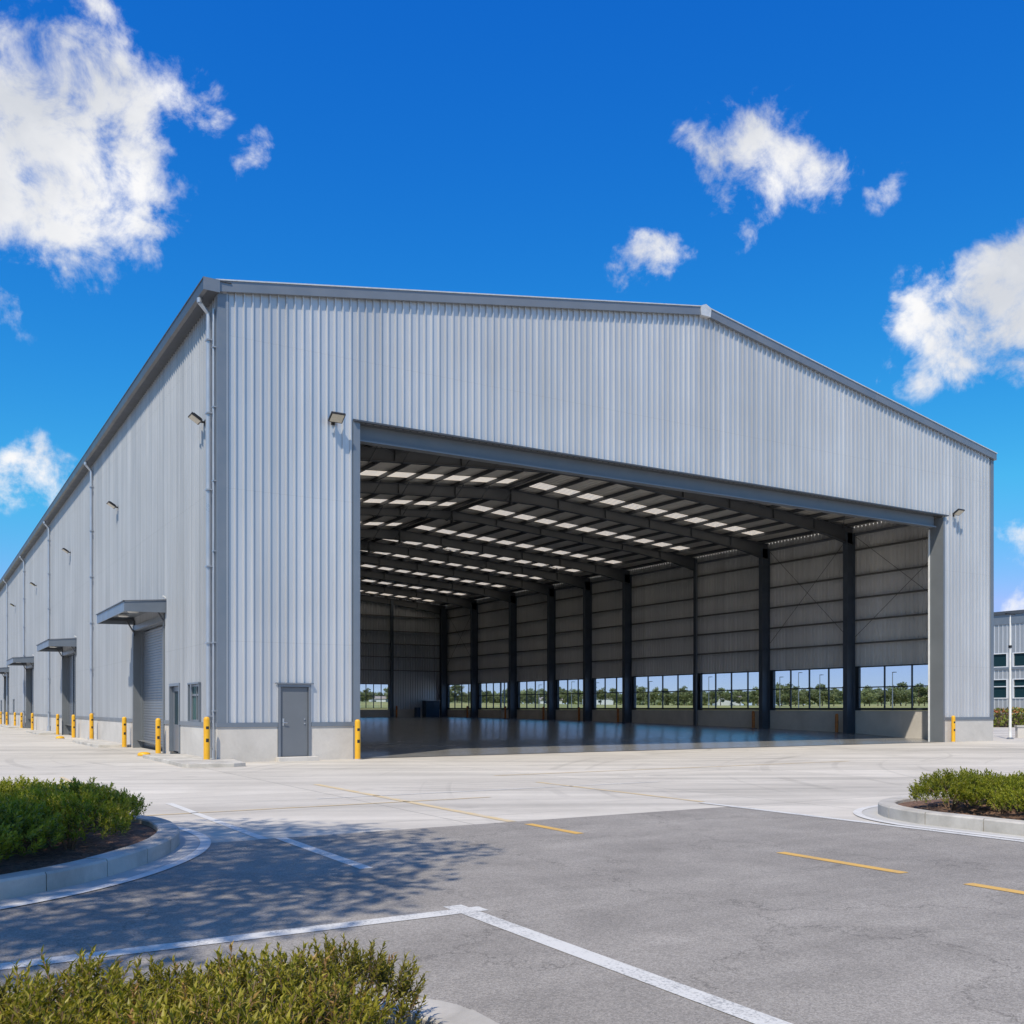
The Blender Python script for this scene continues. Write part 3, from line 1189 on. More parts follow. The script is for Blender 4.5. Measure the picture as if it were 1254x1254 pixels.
# walls behind the piers close the hall
MB().box(.22, OX0 + .02, .60, .66, 0, 9.9).build('pier_lining', 'roof_sheet', hall)

# personnel door in the front pier
d = MB()
d.box(1.775, 2.605, -.012, .03, .125, 2.16)
door = d.build('door', 'door_gray', hall, .004)
MB().box(1.69, 1.765, -.075, .06, .12, 2.25).box(2.615, 2.69, -.075, .06, .12, 2.25).box(1.69, 2.69, -.077, .06, 2.17, 2.252).build('door_frame', 'trim_light', hall)
MB().box(1.62, 2.76, -.12, -.03, 2.255, 2.29).build('drip_strip', 'trim_light', hall)
h = MB()
h.tube((1.86, -.012, 1.12), (1.86, -.07, 1.12), .018, n=10)
h.tube((1.86, -.065, 1.12), (1.97, -.065, 1.11), .012, n=8)
h.box(1.835, 1.885, -.02, -.012, 1.03, 1.24)
h.build('handle', 'handle_steel', door)
h = MB()
h.tube((2.50, -.012, 1.22), (2.50, -.035, 1.22), .022, n=12)
h.build('lock', 'handle_steel', door)
h = MB()
h.tube((2.50, -.012, 1.09), (2.50, -.035, 1.09), .022, n=12)
h.build('lock', 'handle_steel', door)
st = MB()
st.box(1.62, 2.82, -.36, -.047, -.02, .12)
s_o = st.build('door_step', 'concrete_plinth', hall, .01)

# steel frames -----------------------------------------------------------------
RIDGE_IN, EAVE_IN = 12.65, 11.40


def deck(u):
    return EAVE_IN + (RIDGE_IN - EAVE_IN) * (1 - abs(u - XM) / XM)


def ibeam_col(x, y, w=.30, dpt=.62, z1=11.0):
    mb = MB()
    mb.box(x, x + .025, y - w / 2, y + w / 2, -.02, z1)
    mb.box(x + dpt - .025, x + dpt, y - w / 2, y + w / 2, -.02, z1)
    mb.box(x + .025, x + dpt - .025, y - .012, y + .012, -.02, z1)
    mb.box(x - .06, x + dpt + .0, y - w / 2 - .06, y + w / 2 + .06, -.02, .8 * 0 + .035)
    return mb


MINOR = {20.4}
for y in COLS:
    if y in MINOR:
        MB().box(W - .42, W - .22, y - .09, y + .09, 0, 11.2).build('wind_post', 'column_steel', hall)
    else:
        ibeam_col(W - .86, y).build('column', 'column_steel', hall)
        ibeam_col(.24, y).build('column', 'column_steel', hall)


def rafter(y, deep=.50, w=.26):
    mb = MB()
    xs = [.3, 2.2, 5.0, XM - 1.6, XM, XM + 1.6, W - 5.0, W - 2.2, W - .3]
    ex = [.42, .16, .0, .0, .10, .0, .0, .16, .42]
    deep += .07
    top = [deck(x) - .18 for x in xs]
    bot = [t - deep - e for t, e in zip(top, ex)]
    for i in range(len(xs) - 1):
        a, b = xs[i], xs[i + 1]
        mb.extr([(a, y - .012, bot[i]), (b, y - .012, bot[i + 1]), (b, y - .012, top[i + 1]), (a, y - .012, top[i])], (0, .024, 0))
        for zz, th in ((bot, -.022), (top, .0)):
            mb.extr([(a, y - w / 2, zz[i] + th), (b, y - w / 2, zz[i + 1] + th), (b, y - w / 2, zz[i + 1] + th + .022), (a, y - w / 2, zz[i] + th + .022)], (0, w, 0))
    for x in [3, 6, 9, 12, 15, XM - .03, XM + .03, 21, 24, 27, 30, 33]:
        z = deck(x) - .18
        mb.box(x - .008, x + .008, y - w / 2 + .01, y + w / 2 - .01, z - deep + .0, z)
    mb.box(XM - .02, XM + .02, y - w / 2 - .02, y + w / 2 + .02, deck(XM) - .25 - deep - .26, deck(XM) - .26)
    return mb


for y in COLS:
    rafter(y, .28 if y in MINOR else .40).build('rafter', 'steel_dark', hall)

# purlins
px = []
n_p = 13
for s_ in range(n_p):
    x = .8 + s_ * (XM - 1.1) / (n_p - 1)
    px += [x, W - x]
for x in px:
    z = deck(x)
    mb = MB()
    mb.box(x - .035, x + .035, .68, DEP - .1, z - .175, z - .16)
    mb.box(x - .035, x - .02, .68, DEP - .1, z - .16, z - .03)
    mb.box(x - .035, x + .035, .68, DEP - .1, z - .03, z - .012)
    mb.build('purlin', 'steel_dark', hall)
# knee braces between purlins and rafters
mb = MB()
for y in COLS[:-1]:
    for x in px[::2]:
        if 2 < x < W - 2:
            z = deck(x)
            mb.tube((x, y, z - .72), (x, y - .9, z - .24), .022, n=5)
            mb.tube((x, y, z - .72), (x, y + .9, z - .24), .022, n=5)
tag(mb.build('knee_braces', 'steel_dark', hall), kind='stuff')
# cross rods in roof plane
for (ya, yb) in ((.7, 7.9), (27.3, 32.1), (49.6, 55.7)):
    for (xa, xb) in ((1, 9), (9, 18), (18.3, 27), (27, 35.3)):
        mb = MB()
        mb.tube((xa, ya, deck(xa) - .32), (xb, yb, deck(xb) - .32), .016, n=5)
        mb.tube((xb, ya, deck(xb) - .34), (xa, yb, deck(xa) - .34), .016, n=5)
        mb.build('cross_brace', 'steel_dark', hall)

# roof deck with translucent strips, one per bay
SKY = []
ed = [0.0] + COLS
for i, (a, b) in enumerate(zip(ed, ed[1:])):
    m = b - 1.15
    if i == 0: m = 6.2
    SKY.append((m - .50, m + .50))
for half, (xa, xb) in enumerate(((.0, XM), (XM, W))):
    mb = MB()
    sx0, sx1 = (1.7, XM - .55) if half == 0 else (XM + .55, W - 1.7)
    ys = 0.02
    cuts = []
    for a, b in SKY:
        cuts.append((ys, a, None)); cuts.append((a, b, 1)); ys = b
    cuts.append((ys, DEP, None))
    for a, b, k in cuts:
        rngs = [(xa, xb)] if k is None else [(xa, sx0), (sx1, xb)]
        for (u, v) in rngs:
            prof = []
            y = a
            while y < b - 1e-3:
                y2 = min(y + .25, b)
                w = y2 - y
                prof += [(y, 0), (y + w * .7, 0), (y + w * .78, .035), (y + w * .92, .035)]
                y = y2
            prof.append((b, 0))
            for (p, o), (q, o2) in zip(prof, prof[1:]):
                mb.quad((u, p, deck(u) + o), (v, p, deck(v) + o), (v, q, deck(v) + o2), (u, q, deck(u) + o2))
    mb.build('roof', 'roof_sheet', hall)
    for a, b in SKY:
        s = MB()
        y = a - .02
        while y < b:
            pr = [(y, -.004), (y + .13, -.004), (y + .15, .034), (y + .20, .034), (y + .22, -.004)]
            for (p, o), (q, o2) in zip(pr, pr[1:]):
                s.quad((sx0 - .05, p, deck(sx0 - .05) + o), (sx1 + .05, p, deck(sx1 + .05) + o), (sx1 + .05, q, deck(sx1 + .05) + o2), (sx0 - .05, q, deck(sx0 - .05) + o2))
            y += .22
        s.build('skylight', 'skylight_sheet', hall)
# rear wing roof
MB().box(0.02, 12, DEP + .02, LEN, EAVE - .3, EAVE - .2).build('roof', 'roof_sheet', hall)

# girts, far wall and back wall
for z in (5.0, 6.25, 7.45, 8.65, 10.05):
    mb = MB()
    mb.box(W - .22, W - .0, .25, DEP - .2, z, z + .012)
    mb.box(W - .22, W - .205, .25, DEP - .2, z + .012, z + .07)
    mb.build('girt', 'girt_steel', hall)
    mb = MB()
    mb.box(.25, W - .3, DEP - .22, DEP, z, z + .012)
    mb.box(.25, W - .3, DEP - .22, DEP - .205, z + .012, z + .07)
    mb.build('girt', 'girt_steel', hall)
MB().box(W - .25, W - .1, .25, DEP - .2, 10.86, 10.98).build('eave_strut', 'trim_light', hall)
for x in (6, 12, XM, 24.0, 30.4):
    MB().box(x - .12, x + .12, DEP - .5, DEP - .22, 0, deck(x) - .3).build('wind_post', 'column_steel', hall)
ibeam_col(W - .86, DEP - .45).build('column', 'column_steel', hall)
# wall bracing rods
for (ya, yb) in ((.7, 7.7), (8.2, 13.9), (49.8, 55.6)):
    mb = MB()
    mb.tube((W - .28, ya, 10.8), (W - .28, yb, 5.4), .014, n=5)
    mb.tube((W - .30, yb, 10.8), (W - .30, ya, 5.4), .014, n=5)
    mb.build('cross_brace', 'girt_steel', hall)
# inner downpipe beside the thin post
MB().tube((W - .5, 20.1, .1), (W - .5, 20.1, 10.9), .03, n=8).build('conduit', 'trim_light', hall)

# window bands


def window_band(a, b, panes, axis, pos, z0, z1, inward, zmid=None, glass='glass_clear', mat='frame_dark', depth=.10):
    zmid = zmid if zmid is not None else z0 + (z1 - z0) * .5
    fr = MB()
    t = .045

    def bx(u0, u1, za, zb, d0=0, d1=depth):
        lo, hi = pos + d0 * inward, pos + d1 * inward
        if lo > hi: lo, hi = hi, lo
        if axis == 0: fr.box(u0, u1, lo, hi, za, zb)
        else: fr.box(lo, hi, u0, u1, za, zb)
    bx(a, b, z0, z0 + .06); bx(a, b, z1 - .06, z1)
    bx(a, a + .05, z0 + .06, z1 - .06); bx(b - .05, b, z0 + .06, z1 - .06)
    for k in range(1, panes):
        u = a + (b - a) * k / panes
        bx(u - t / 2, u + t / 2, z0 + .06, z1 - .06)
    if zmid:
        for k in range(panes):
            u0 = a + (b - a) * k / panes + (t / 2 if k else .05)
            u1 = a + (b - a) * (k + 1) / panes - (t / 2 if k < panes - 1 else .05)
            bx(u0, u1, zmid - .03, zmid + .03, .01, depth - .01)
    w = fr.build('window', mat, hall)
    gm = MB()
    p = pos + depth * .5 * inward
    if axis == 0:
        gm.box(a + .03, b - .03, p - .003, p + .003, z0 + .04, z1 - .04)
    else:
        gm.box(p - .003, p + .003, a + .03, b - .03, z0 + .04, z1 - .04)
    gm.build('pane', glass, w)
    return w


for i, (a, b) in enumerate(WB):
    n = [4, 4, 4, 4, 3, 3, 4, 4, 4][i]
    if i == 7 - 1 + 0 and False:
        pass
    if a < 44.3 < b:
        window_band(a, 44.25, 1, 1, W - .12, WZ0, WZ1, -1, 2.66)
        window_band(45.55, b, 3, 1, W - .12, WZ0, WZ1, -1, 2.66)
        MB().box(W - .12, W - .06, 44.3, 45.5, .6, 1.5).build('door', 'far_white', hall)
        window_band(44.3, 45.5, 2, 1, W - .12, 1.50, WZ1, -1, 2.66, mat='trim_light')
    else:
        window_band(a, b, n, 1, W - .12, WZ0, WZ1, -1, 2.66)
    # sill course
    MB().box(W - .24, W - .20, a - .05, b + .05, 1.43, 1.50).build('sill', 'frame_dark', hall)
window_band(BW[0], BW[1], 8, 0, DEP - .02, WZ0, WZ1, -1, 2.66)
# wall pieces between window bands
prev = .25
for a, b in sorted(WB) + [(DEP - .1, 0)]:
    MB().box(W - .06, W, prev, a, 1.42, WZ1 + .02).build('window_post', 'frame_dark', hall)
    prev = b

# floor of the hall
mb = MB()
ys = [.25, 4.5, 7, 10, 15, 20, 25, 35, 45, 55.8]


def zf(y):
    if y < 4.5: return .012
    pts = [(4.5, .012), (8, .20), (14, .33), (20, .43), (27, .52), (35, .6), (45, .67), (56, .72)]
    for (a, za), (b, zb) in zip(pts, pts[1:]):
        if y <= b: return za + (zb - za) * (y - a) / (b - a)
    return .72


N_ = 60
for k in range(N_ + 1):
    y = -.02 + (DEP - .18) * k / N_
    for x in (.05, W - .05):
        mb.v.append((x, y, zf(y)))
for k in range(N_):
    a = 2 * k
    mb.f.append((a, a + 1, a + 3, a + 2))
mb.smooth = True
fl = mb.build('floor', 'hall_floor')
tag(fl, kind='structure')

# side doors and canopies ---------------------------------------------------------
for k, y in enumerate(DK):
    # curtain of horizontal slats
    mb = MB()
    z = .02
    while z < 4.5:
        mb.quad((.30, y + .1, z), (.30, y + 5.2, z), (.285, y + 5.2, z + .02), (.285, y + .1, z + .02))
        mb.quad((.285, y + .1, z + .02), (.285, y + 5.2, z + .02), (.285, y + 5.2, z + .075), (.285, y + .1, z + .075))
        mb.quad((.285, y + .1, z + .075), (.285, y + 5.2, z + .075), (.30, y + 5.2, z + .1), (.30, y + .1, z + .1))
        z += .1
    rd = mb.build('roller_door', 'trim_light', hall)
    MB().box(.26, .33, y + .1, y + 5.2, -.0, .08).build('bottom_rail', 'rubber', rd)
    MB().box(-.085, .36, y - .16, y - .002, 0, 4.56).box(.20, .36, y - .002, y + .12, 0, 4.45).build('door_jamb', 'jamb_paint', hall)
    MB().box(-.085, .36, y + 5.302, y + 5.46, 0, 4.56).box(.20, .36, y + 5.18, y + 5.302, 0, 4.45).build('door_jamb', 'jamb_paint', hall)
    MB().box(-.087, .36, y - .16, y + 5.46, 4.562, 4.75).build('door_head', 'trim_metal', hall)
    # canopy
    ya, yb = y - .37, y + 5.33
    mb = MB()
    mb.extr([(-.04, ya, 5.18), (-1.37, ya, 5.07), (-1.37, ya, 5.0), (-.04, ya, 5.08)], (0, yb - ya, 0))
    can = mb.build('canopy', 'trim_metal', hall)
    mb = MB()
    mb.box(-1.40, -1.372, ya - .03, yb + .03, 4.78, 5.11)
    mb.extr([(-.04, ya - .03, 4.80), (-1.372, ya - .03, 4.78), (-1.372, ya - .03, 5.11), (-.04, ya - .03, 5.22)], (0, .03, 0))
    mb.extr([(-.04, yb, 4.80), (-1.372, yb, 4.78), (-1.372, yb, 5.11), (-.04, yb, 5.22)], (0, .03, 0))
    mb.build('canopy_fascia', 'trim_metal', can)
    mb = MB()
    mb.box(-1.44, -1.38, ya - .06, yb + .06, 5.112, 5.14)
    mb.extr([(-.04, ya - .06, 5.225), (-1.44, ya - .06, 5.115), (-1.44, ya - .06, 5.14), (-.04, ya - .06, 5.25)], (0, .05, 0))
    mb.build('canopy_edge', 'gutter_metal', can)
    for q in (.35, .68):
        MB().lathe([(.0, .02), (.17, .02), (.20, -.03), (.16, -.06)], (-.75, ya + (yb - ya) * q, 4.99), 16).build('canopy_lamp', 'canopy_light', can)
    mb = MB()
    for yy in (ya + .12, yb - .12):
        mb.box(-1.2, -.06, yy - .03, yy + .03, 4.92, 4.99)
        mb.tube((-.09, yy, 4.5), (-.34, yy, 4.92), .028, n=6)
        mb.box(-.10, -.04, yy - .05, yy + .05, 4.35, 4.95)
    mb.build('canopy_bracket', 'gutter_metal', can)
    # small flood lamp on the canopy
    MB().tube((-.06, ya - .02, 5.3), (-.16, ya - .02, 5.36), .03, n=8).build('stub', 'white_paint', can)

for i, (a, b) in enumerate(side_win):
    w = window_band(a, b, 2, 1, .10, 1.13, 2.27, -1, 1.95, 'glass_side', 'trim_light', .10)
    MB().box(-.11, -.03, a - .05, b + .05, 2.28, 2.33).box(-.10, -.03, a - .04, a, 1.14, 2.28).box(-.10, -.03, b, b + .04, 1.14, 2.28).build('window_surround', 'trim_metal', hall)
for a, b in GD:
    mb = MB()
    mb.box(-.09, .12, a - .08, a, .1, 2.36).box(-.09, .12, b, b + .08, .1, 2.36).box(-.09, .12, a - .0, b + .0, 2.27, 2.36)
    mb.build('door_frame', 'trim_metal', hall)
    mb = MB()
    mb.box(.03, .09, a + .02, b - .02, .12, 1.0).box(.03, .09, a + .02, a + .18, 1.0, 2.26).box(.03, .09, b - .18, b - .02, 1.0, 2.26).box(.03, .09, a + .18, b - .18, 2.1, 2.26)
    dd = mb.build('door', 'trim_light', hall)
    MB().box(.05, .06, a + .18, b - .18, 1.0, 2.1).build('pane', 'glass_dark', dd)
    h = MB(); h.tube((.03, a + .12, 1.02), (-.03, a + .12, 1.02), .015, n=8); h.tube((-.03, a + .12, 1.02), (-.03, a + .24, 1.02), .011, n=8)
    h.build('handle', 'handle_steel', dd)


# pavement pads
def pad(pts, h=.11):
    o = MB().prism(pts, -.02, h).build('pavement_pad', 'concrete_kerb', None, .012)
    tag(o, kind='structure')


pad([(-1.32, 3.95), (-1.40, -1.7), (-1.30, -2.05), (-.2, -2.25), (.15, -2.1), (.35, -.38), (.35, -.047), (-.047, -.047), (-.047, 3.95)], .10)
for y in DK[:3]:
    pad([(-1.25, y + 13.4), (-1.3, y + 6.6), (-1.2, y + 6.2), (-.047, y + 6.0), (-.047, y + 13.4)], .10)

# ------------------------------------------------------------------ floodlights on the walls


def floodlight(label, loc, rz, tilt):
    t = thing('floodlight', label, 'floodlight', loc, rz, 'floodlights on the hall walls')
    M = Matrix.Translation((0, -.34, .05)) @ Matrix.Rotation(R(tilt), 4, 'X')
    b = MB()
    b.extr([tuple(M @ Vector(p)) for p in ((-.22, -.17, .06), (.22, -.17, .06), (.22, -.17, -.0), (-.22, -.17, -.0))], M.to_3x3() @ Vector((0, .36, 0)))
    for q in range(7):
        b.box(-.18 + .06 * q - .006, -.18 + .06 * q + .006, -.12, .15, .06, .09, M)
    b.build('housing', 'lamp_body', t)
    MB().box(-.19, .19, -.14, .16, -.008, -.001, M).build('lens', 'lamp_glass', t)
    a = MB()
    a.box(-.03, .03, -.20, -.0, -.03, .02)
    a.box(-.07, .07, -.045, -.03, -.09, .07)
    a.build('bracket', 'lamp_body', t)
    return t


floodlight('floodlight on the front wall left of the big doorway', (3.4, 0, 10.15), 0, -32)
floodlight('floodlight on the front wall right of the big doorway', (33.3, 0, 10.40), 0, -32)
for y, z, lab in ((1.45, 10.0, 'floodlight on the long side wall beside the corner downpipe'), (15.9, 10.0, 'floodlight on the side wall above the nearest side canopy'),
                  (30.7, 10.1, 'floodlight on the side wall above the second side canopy'), (48.3, 10.15, 'floodlight on the side wall, fourth from the hall corner'),
                  (65.2, 10.2, 'floodlight on the side wall, farthest from the hall corner')):
    floodlight(lab, (0, y, z), R(-90), -32)


# ------------------------------------------------------------------ bollards
def bollard_proto(label):
    t = thing('bollard', label, 'bollard', (0, 0, 0), 0, 'yellow bollards outside the hall')
    p = MB()
    p.smooth = False
    p.lathe([(.086, -.02), (.086, 1.12), (.081, 1.16), (.06, 1.19), (.03, 1.205)], n=24)
    o = p.build('post', 'bollard_yellow', t)
    for z, h_ in ((.86, .08), (.50, .10)):
        m = MB()
        n = 5
        for k in range(n):
            a0 = R(-118 + 11 * k) ; a1 = R(-118 + 11 * (k + 1))
            r = .0875
            m.quad((r * math.cos(a0), r * math.sin(a0), z), (r * math.cos(a1), r * math.sin(a1), z), (r * math.cos(a1), r * math.sin(a1), z + h_), (r * math.cos(a0), r * math.sin(a0), z + h_))
        m.build('black_band', 'black_mark', t)
    MB().lathe([(.12, -.02), (.12, .012), (.088, .02)], n=20).build('collar', 'concrete_kerb', t)
    return t


bol = bollard_proto('yellow bollard at the near corner of the hall by the downpipe')
bol.location = (-.42, -.30, 0.1)
for loc, lab in (((4.02, -.42, 0), 'yellow bollard at the left foot of the big doorway'),
                 ((33.0, -.25, 0), 'yellow bollard at the right foot of the big doorway'),
                 ((-.33, 6.55, 0), 'yellow bollard right of the nearest roller door'),
                 ((-.33, 12.85, 0), 'yellow bollard left of the nearest roller door'),
                 ((-.34, 21.2, .1), 'pale yellow bollard half behind the second downpipe'),
                 ((-.34, 27.3, 0), 'yellow bollard right of the second roller door'),
                 ((-.34, 33.9, 0), 'yellow bollard left of the second roller door'),
                 ((-.34, 48.2, 0), 'yellow bollard right of the third roller door'),
                 ((-.34, 56.3, 0), 'yellow bollard left of the third roller door'),
                 ((-.34, 62.2, 0), 'yellow bollard on the side wall between the third and fourth roller doors'),
                 ((-.34, 70.6, 0), 'yellow bollard right of the farthest roller door'),
                 ((-.34, 77.5, 0), 'yellow bollard left of the farthest roller door')):
    o = dup(bol, loc, random.uniform(-.3, .3), lab)
# low yellow caps on the ground
capm = MB(); capm.smooth = True
capm.lathe([(.20, -.01), (.20, .07), (.17, .11), (.08, .13)], n=24)
c0 = thing('ground_cap', 'low round yellow cap on the concrete by the nearest roller door', 'ground cap', (-1.05, 5.15, 0), 0, 'low yellow caps on the ground')
capm.build('dome', 'bollard_yellow', c0)
MB().lathe([(.23, -.01), (.23, .012), (.205, .014)], n=24).build('base_ring', 'concrete_kerb', c0)
dup(c0, (-1.1, 26.2, 0), 0, 'low round yellow cap on the concrete by the second roller door')

# orange guards at the inner columns
g0 = thing('column_guard', 'orange pipe guard at the foot of an inner column', 'column guard', (W - 1.0, 8.35, zf(8.3)), 0, 'orange guards at the inner columns')
gm = MB(); gm.lathe([(.09, -.05), (.09, .95), (.07, 1.02), (.03, 1.04)], n=14)
gm.build('post', 'guard_orange', g0)
MB().box(-.16, .16, -.16, .16, -.05, .02).build('base_plate', 'steel_dark', g0)
g0['label'] = 'orange pipe guard at the inner column nearest the doorway'
names = ['second', 'third', 'fourth', 'fifth', 'sixth', 'seventh', 'eighth']
for q, y in enumerate([14.1, 27.3, 32.1, 37.0, 42.9, 49.6]):
    dup(g0, (W - 1.0, y + .45, zf(y + .45)), 0, 'orange pipe guard at the %s inner column from the doorway' % names[q])
dup(g0, (30.7, DEP - .75, zf(55)), 0, 'orange pipe guard beside the back wall window')
# cabinets in the far corner
cb = thing('tool_cabinet', 'dark blue cabinet in the far corner of the hall', 'cabinet', (33.9, 54.6, zf(54.6)))
MB().box(-.7, .7, -.4, .4, 0, 1.5).build('body', 'cabinet_blue', cb, .02)
MB().box(-.66, -.02, -.42, -.402, .1, 1.42).build('door', 'cabinet_blue', cb)
MB().box(.02, .66, -.42, -.402, .1, 1.42).build('door', 'cabinet_blue', cb)
MB().box(-.75, .75, -.44, .44, 1.5, 1.55).build('top', 'far_white', cb)
dr = thing('oil_drum', 'blue drum beside the cabinet in the far corner', 'drum', (32.6, 54.8, zf(54.8)))
q = MB(); q.smooth = False
q.lathe([(.28, 0), (.29, .02), (.28, .04), (.28, .28), (.295, .30), (.28, .32), (.28, .58), (.295, .60), (.28, .62), (.28, .86), (.29, .88), (.27, .89)], n=20)
q.build('body', 'cabinet_blue', dr)

# ------------------------------------------------------------------ shrubs


def leaf(mb, p, d, up, L, w, tint, fold=.35, curve=.15, hi=True):
    side = d.cross(up)
    if side.length < 1e-4: side = d.orthogonal()
    side.normalize()
    nrm = side.cross(d).normalized()
    i = len(mb.v)
    if hi:
        m1 = p + d * (L * .38) + nrm * (L * curve * .5)
        tip = p + d * L - nrm * (L * curve * .3)
        mb.v += [tuple(p), tuple(m1 + side * w / 2 + nrm * w * fold * .5), tuple(m1), tuple(m1 - side * w / 2 + nrm * w * fold * .5), tuple(tip)]
        mb.f += [(i, i + 2, i + 1), (i, i + 3, i + 2), (i + 1, i + 2, i + 4), (i + 2, i + 3, i + 4)]
        mb.t += [tint] * 4
    else:
        m1 = p + d * (L * .42) + nrm * (L * curve * .4)
        mb.v += [tuple(p), tuple(m1 + side * w / 2), tuple(p + d * L), tuple(m1 - side * w / 2)]
        mb.f += [(i, i + 1, i + 2, i + 3)]
        mb.t += [tint]


def rnd_dir(rng):
    while True:
        v = Vector((rng.uniform(-1, 1), rng.uniform(-1, 1), rng.uniform(-1, 1)))
        if .1 < v.length < 1: return v.normalized()


def shrub_meshes(seed, r, h, n_sprig, leafL, leafW, per, mat, hi, spl=.13, zup=1.0):
    rng = random.Random(seed)
    mb = MB()
    st = MB()
    lumps = [(Vector((rng.uniform(-.6, .6) * r, rng.uniform(-.6, .6) * r, 0)), rng.uniform(.75, 1.1)) for _ in range(6)]
    for k in range(n_sprig):
        a = rng.uniform(0, 2 * math.pi)
        ph = math.acos(rng.uniform(-.05, 1))
        rad = rng.uniform(.62, 1.0) ** .6
        sx = math.sin(ph) * math.cos(a); sy = math.sin(ph) * math.sin(a); sz = math.cos(ph)
        bx = Vector((sx * r * rad, sy * r * rad, 0))
        lump = 1.0
        for c, s in lumps:
            if (bx - c).length < r * .45: lump = s
        p = Vector((bx.x, bx.y, h * (.30 + .60 * max(0, sz) * rad * lump) - .03))
        if sz < .25: p.z = h * rng.uniform(.16, .45)
        d = (Vector((sx, sy, .25 + sz * .7)) * .6 + Vector((0, 0, zup * .8)) + rnd_dir(rng) * .45).normalized()
        L = spl * rng.uniform(.6, 1.35)
        tip = p + d * L
        base_t = rng.uniform(.0, .7)
        bron = rng.random() < .07
        if hi:
            st.tube(p, tip, .003, .0015, 3, False)
        for j in range(per):
            t = (j + .5) / per
            q = p + d * (L * t)
            az = j * 2.4 + rng.uniform(-.3, .3)
            o = d.orthogonal().normalized()
            o2 = d.cross(o)
            rad_dir = o * math.cos(az) + o2 * math.sin(az)
            spread = .95 - .55 * t
            ld = (d * (1 - spread * .5) + rad_dir * spread).normalized()
            LL = leafL * rng.uniform(.7, 1.2) * (1.05 - .3 * t)
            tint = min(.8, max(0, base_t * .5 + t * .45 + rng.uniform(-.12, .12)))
            if bron or rng.random() < .02: tint = rng.uniform(.88, 1)
            leaf(mb, q, ld, d, LL, leafW * rng.uniform(.8, 1.2), tint, curve=rng.uniform(-.1, .45), hi=hi)
    # woody stems from the ground
    for k in range(9):
        a = rng.uniform(0, 6.28)
        e = Vector((math.cos(a) * r * rng.uniform(.3, .85), math.sin(a) * r * rng.uniform(.3, .85), h * rng.uniform(.5, .75)))
        m = Vector((e.x * .35, e.y * .35, e.z * .4))
        st.tube((e.x * .08, e.y * .08, -.06), m, .012, .009, 5, False)
        st.tube(m, e, .009, .004, 5, False)
        for _ in range(2):
            e2 = m.lerp(e, .4) + Vector((rng.uniform(-.15, .15), rng.uniform(-.15, .15), rng.uniform(.08, .2)))
            st.tube(m.lerp(e, .3), e2, .005, .002, 4, False)
    return mb.mesh('foliage', mat), st.mesh('stem', 'twig')


def in_view(p, margin=1.2):
    q = p - CAM
    d = q.dot(FWD)
    if d < .3: return False
    return abs(q.dot(RGT)) < .52 * d + margin


def plant(bedname, protos, spots, label, group, z, scl, rng, tip=None):
    def imx(p):
        q = Vector((p[0], p[1], 0)) - CAM
        return 627 + 1208 * q.dot(RGT) / q.dot(FWD)
    best = None
    if tip:
        best = (min if tip[0] == 'left' else max)(spots, key=imx)
    for (x, y) in spots:
        f, s = protos[rng.randrange(len(protos))]
        t = thing('shrub', tip[1] if (tip and (x, y) == best) else label, 'shrub', (x, y, z), rng.uniform(0, 6.28), group)
        k = rng.uniform(*scl)
        if bedname == 'near' and 150 < imx((x, y)) < 480 and y > -24.6:
            k *= .90
        t.scale = (k * rng.uniform(.95, 1.08), k * rng.uniform(.95, 1.08), k * rng.uniform(.88, 1.08))
        for nm, me in (('foliage', f), ('stem', s)):
            o = bpy.data.objects.new(nm, me)
            COL.objects.link(o); o.parent = t


def poly_in(x, y, loop):
    c = False
    n = len(loop)
    for i in range(n):
        a = loop[i]; b = loop[i - 1]
        if (a.y > y) != (b.y > y) and x < (b.x - a.x) * (y - a.y) / (b.y - a.y) + a.x:
            c = not c
    return c


rng = random.Random(11)
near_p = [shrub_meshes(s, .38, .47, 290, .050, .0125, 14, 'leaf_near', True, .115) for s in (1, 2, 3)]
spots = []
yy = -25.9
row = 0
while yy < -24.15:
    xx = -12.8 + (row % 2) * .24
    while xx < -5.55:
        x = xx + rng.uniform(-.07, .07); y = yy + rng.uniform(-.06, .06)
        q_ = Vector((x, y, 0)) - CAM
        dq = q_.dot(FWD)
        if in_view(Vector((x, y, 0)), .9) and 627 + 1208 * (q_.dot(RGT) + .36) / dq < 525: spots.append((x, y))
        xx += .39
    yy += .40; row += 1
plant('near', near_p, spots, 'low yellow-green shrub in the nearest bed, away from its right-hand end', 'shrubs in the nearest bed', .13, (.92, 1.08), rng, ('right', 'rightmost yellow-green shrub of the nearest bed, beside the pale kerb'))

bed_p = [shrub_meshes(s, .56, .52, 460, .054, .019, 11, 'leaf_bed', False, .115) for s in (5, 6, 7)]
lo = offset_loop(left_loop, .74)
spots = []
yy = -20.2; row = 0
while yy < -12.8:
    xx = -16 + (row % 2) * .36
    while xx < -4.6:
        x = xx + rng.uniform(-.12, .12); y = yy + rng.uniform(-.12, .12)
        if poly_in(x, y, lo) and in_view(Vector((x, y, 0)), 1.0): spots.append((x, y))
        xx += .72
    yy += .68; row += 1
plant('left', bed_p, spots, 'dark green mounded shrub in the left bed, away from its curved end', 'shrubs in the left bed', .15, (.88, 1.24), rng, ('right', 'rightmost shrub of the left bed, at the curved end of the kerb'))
ro = offset_loop(right_loop, .72)
spots = []
yy = -27.2; row = 0
while yy < -18.2:
    xx = 4.5 + (row % 2) * .36
    while xx < 16:
        x = xx + rng.uniform(-.12, .12); y = yy + rng.uniform(-.12, .12)
        if poly_in(x, y, ro) and in_view(Vector((x, y, 0)), 3.5): spots.append((x, y))
        xx += .74
    yy += .70; row += 1
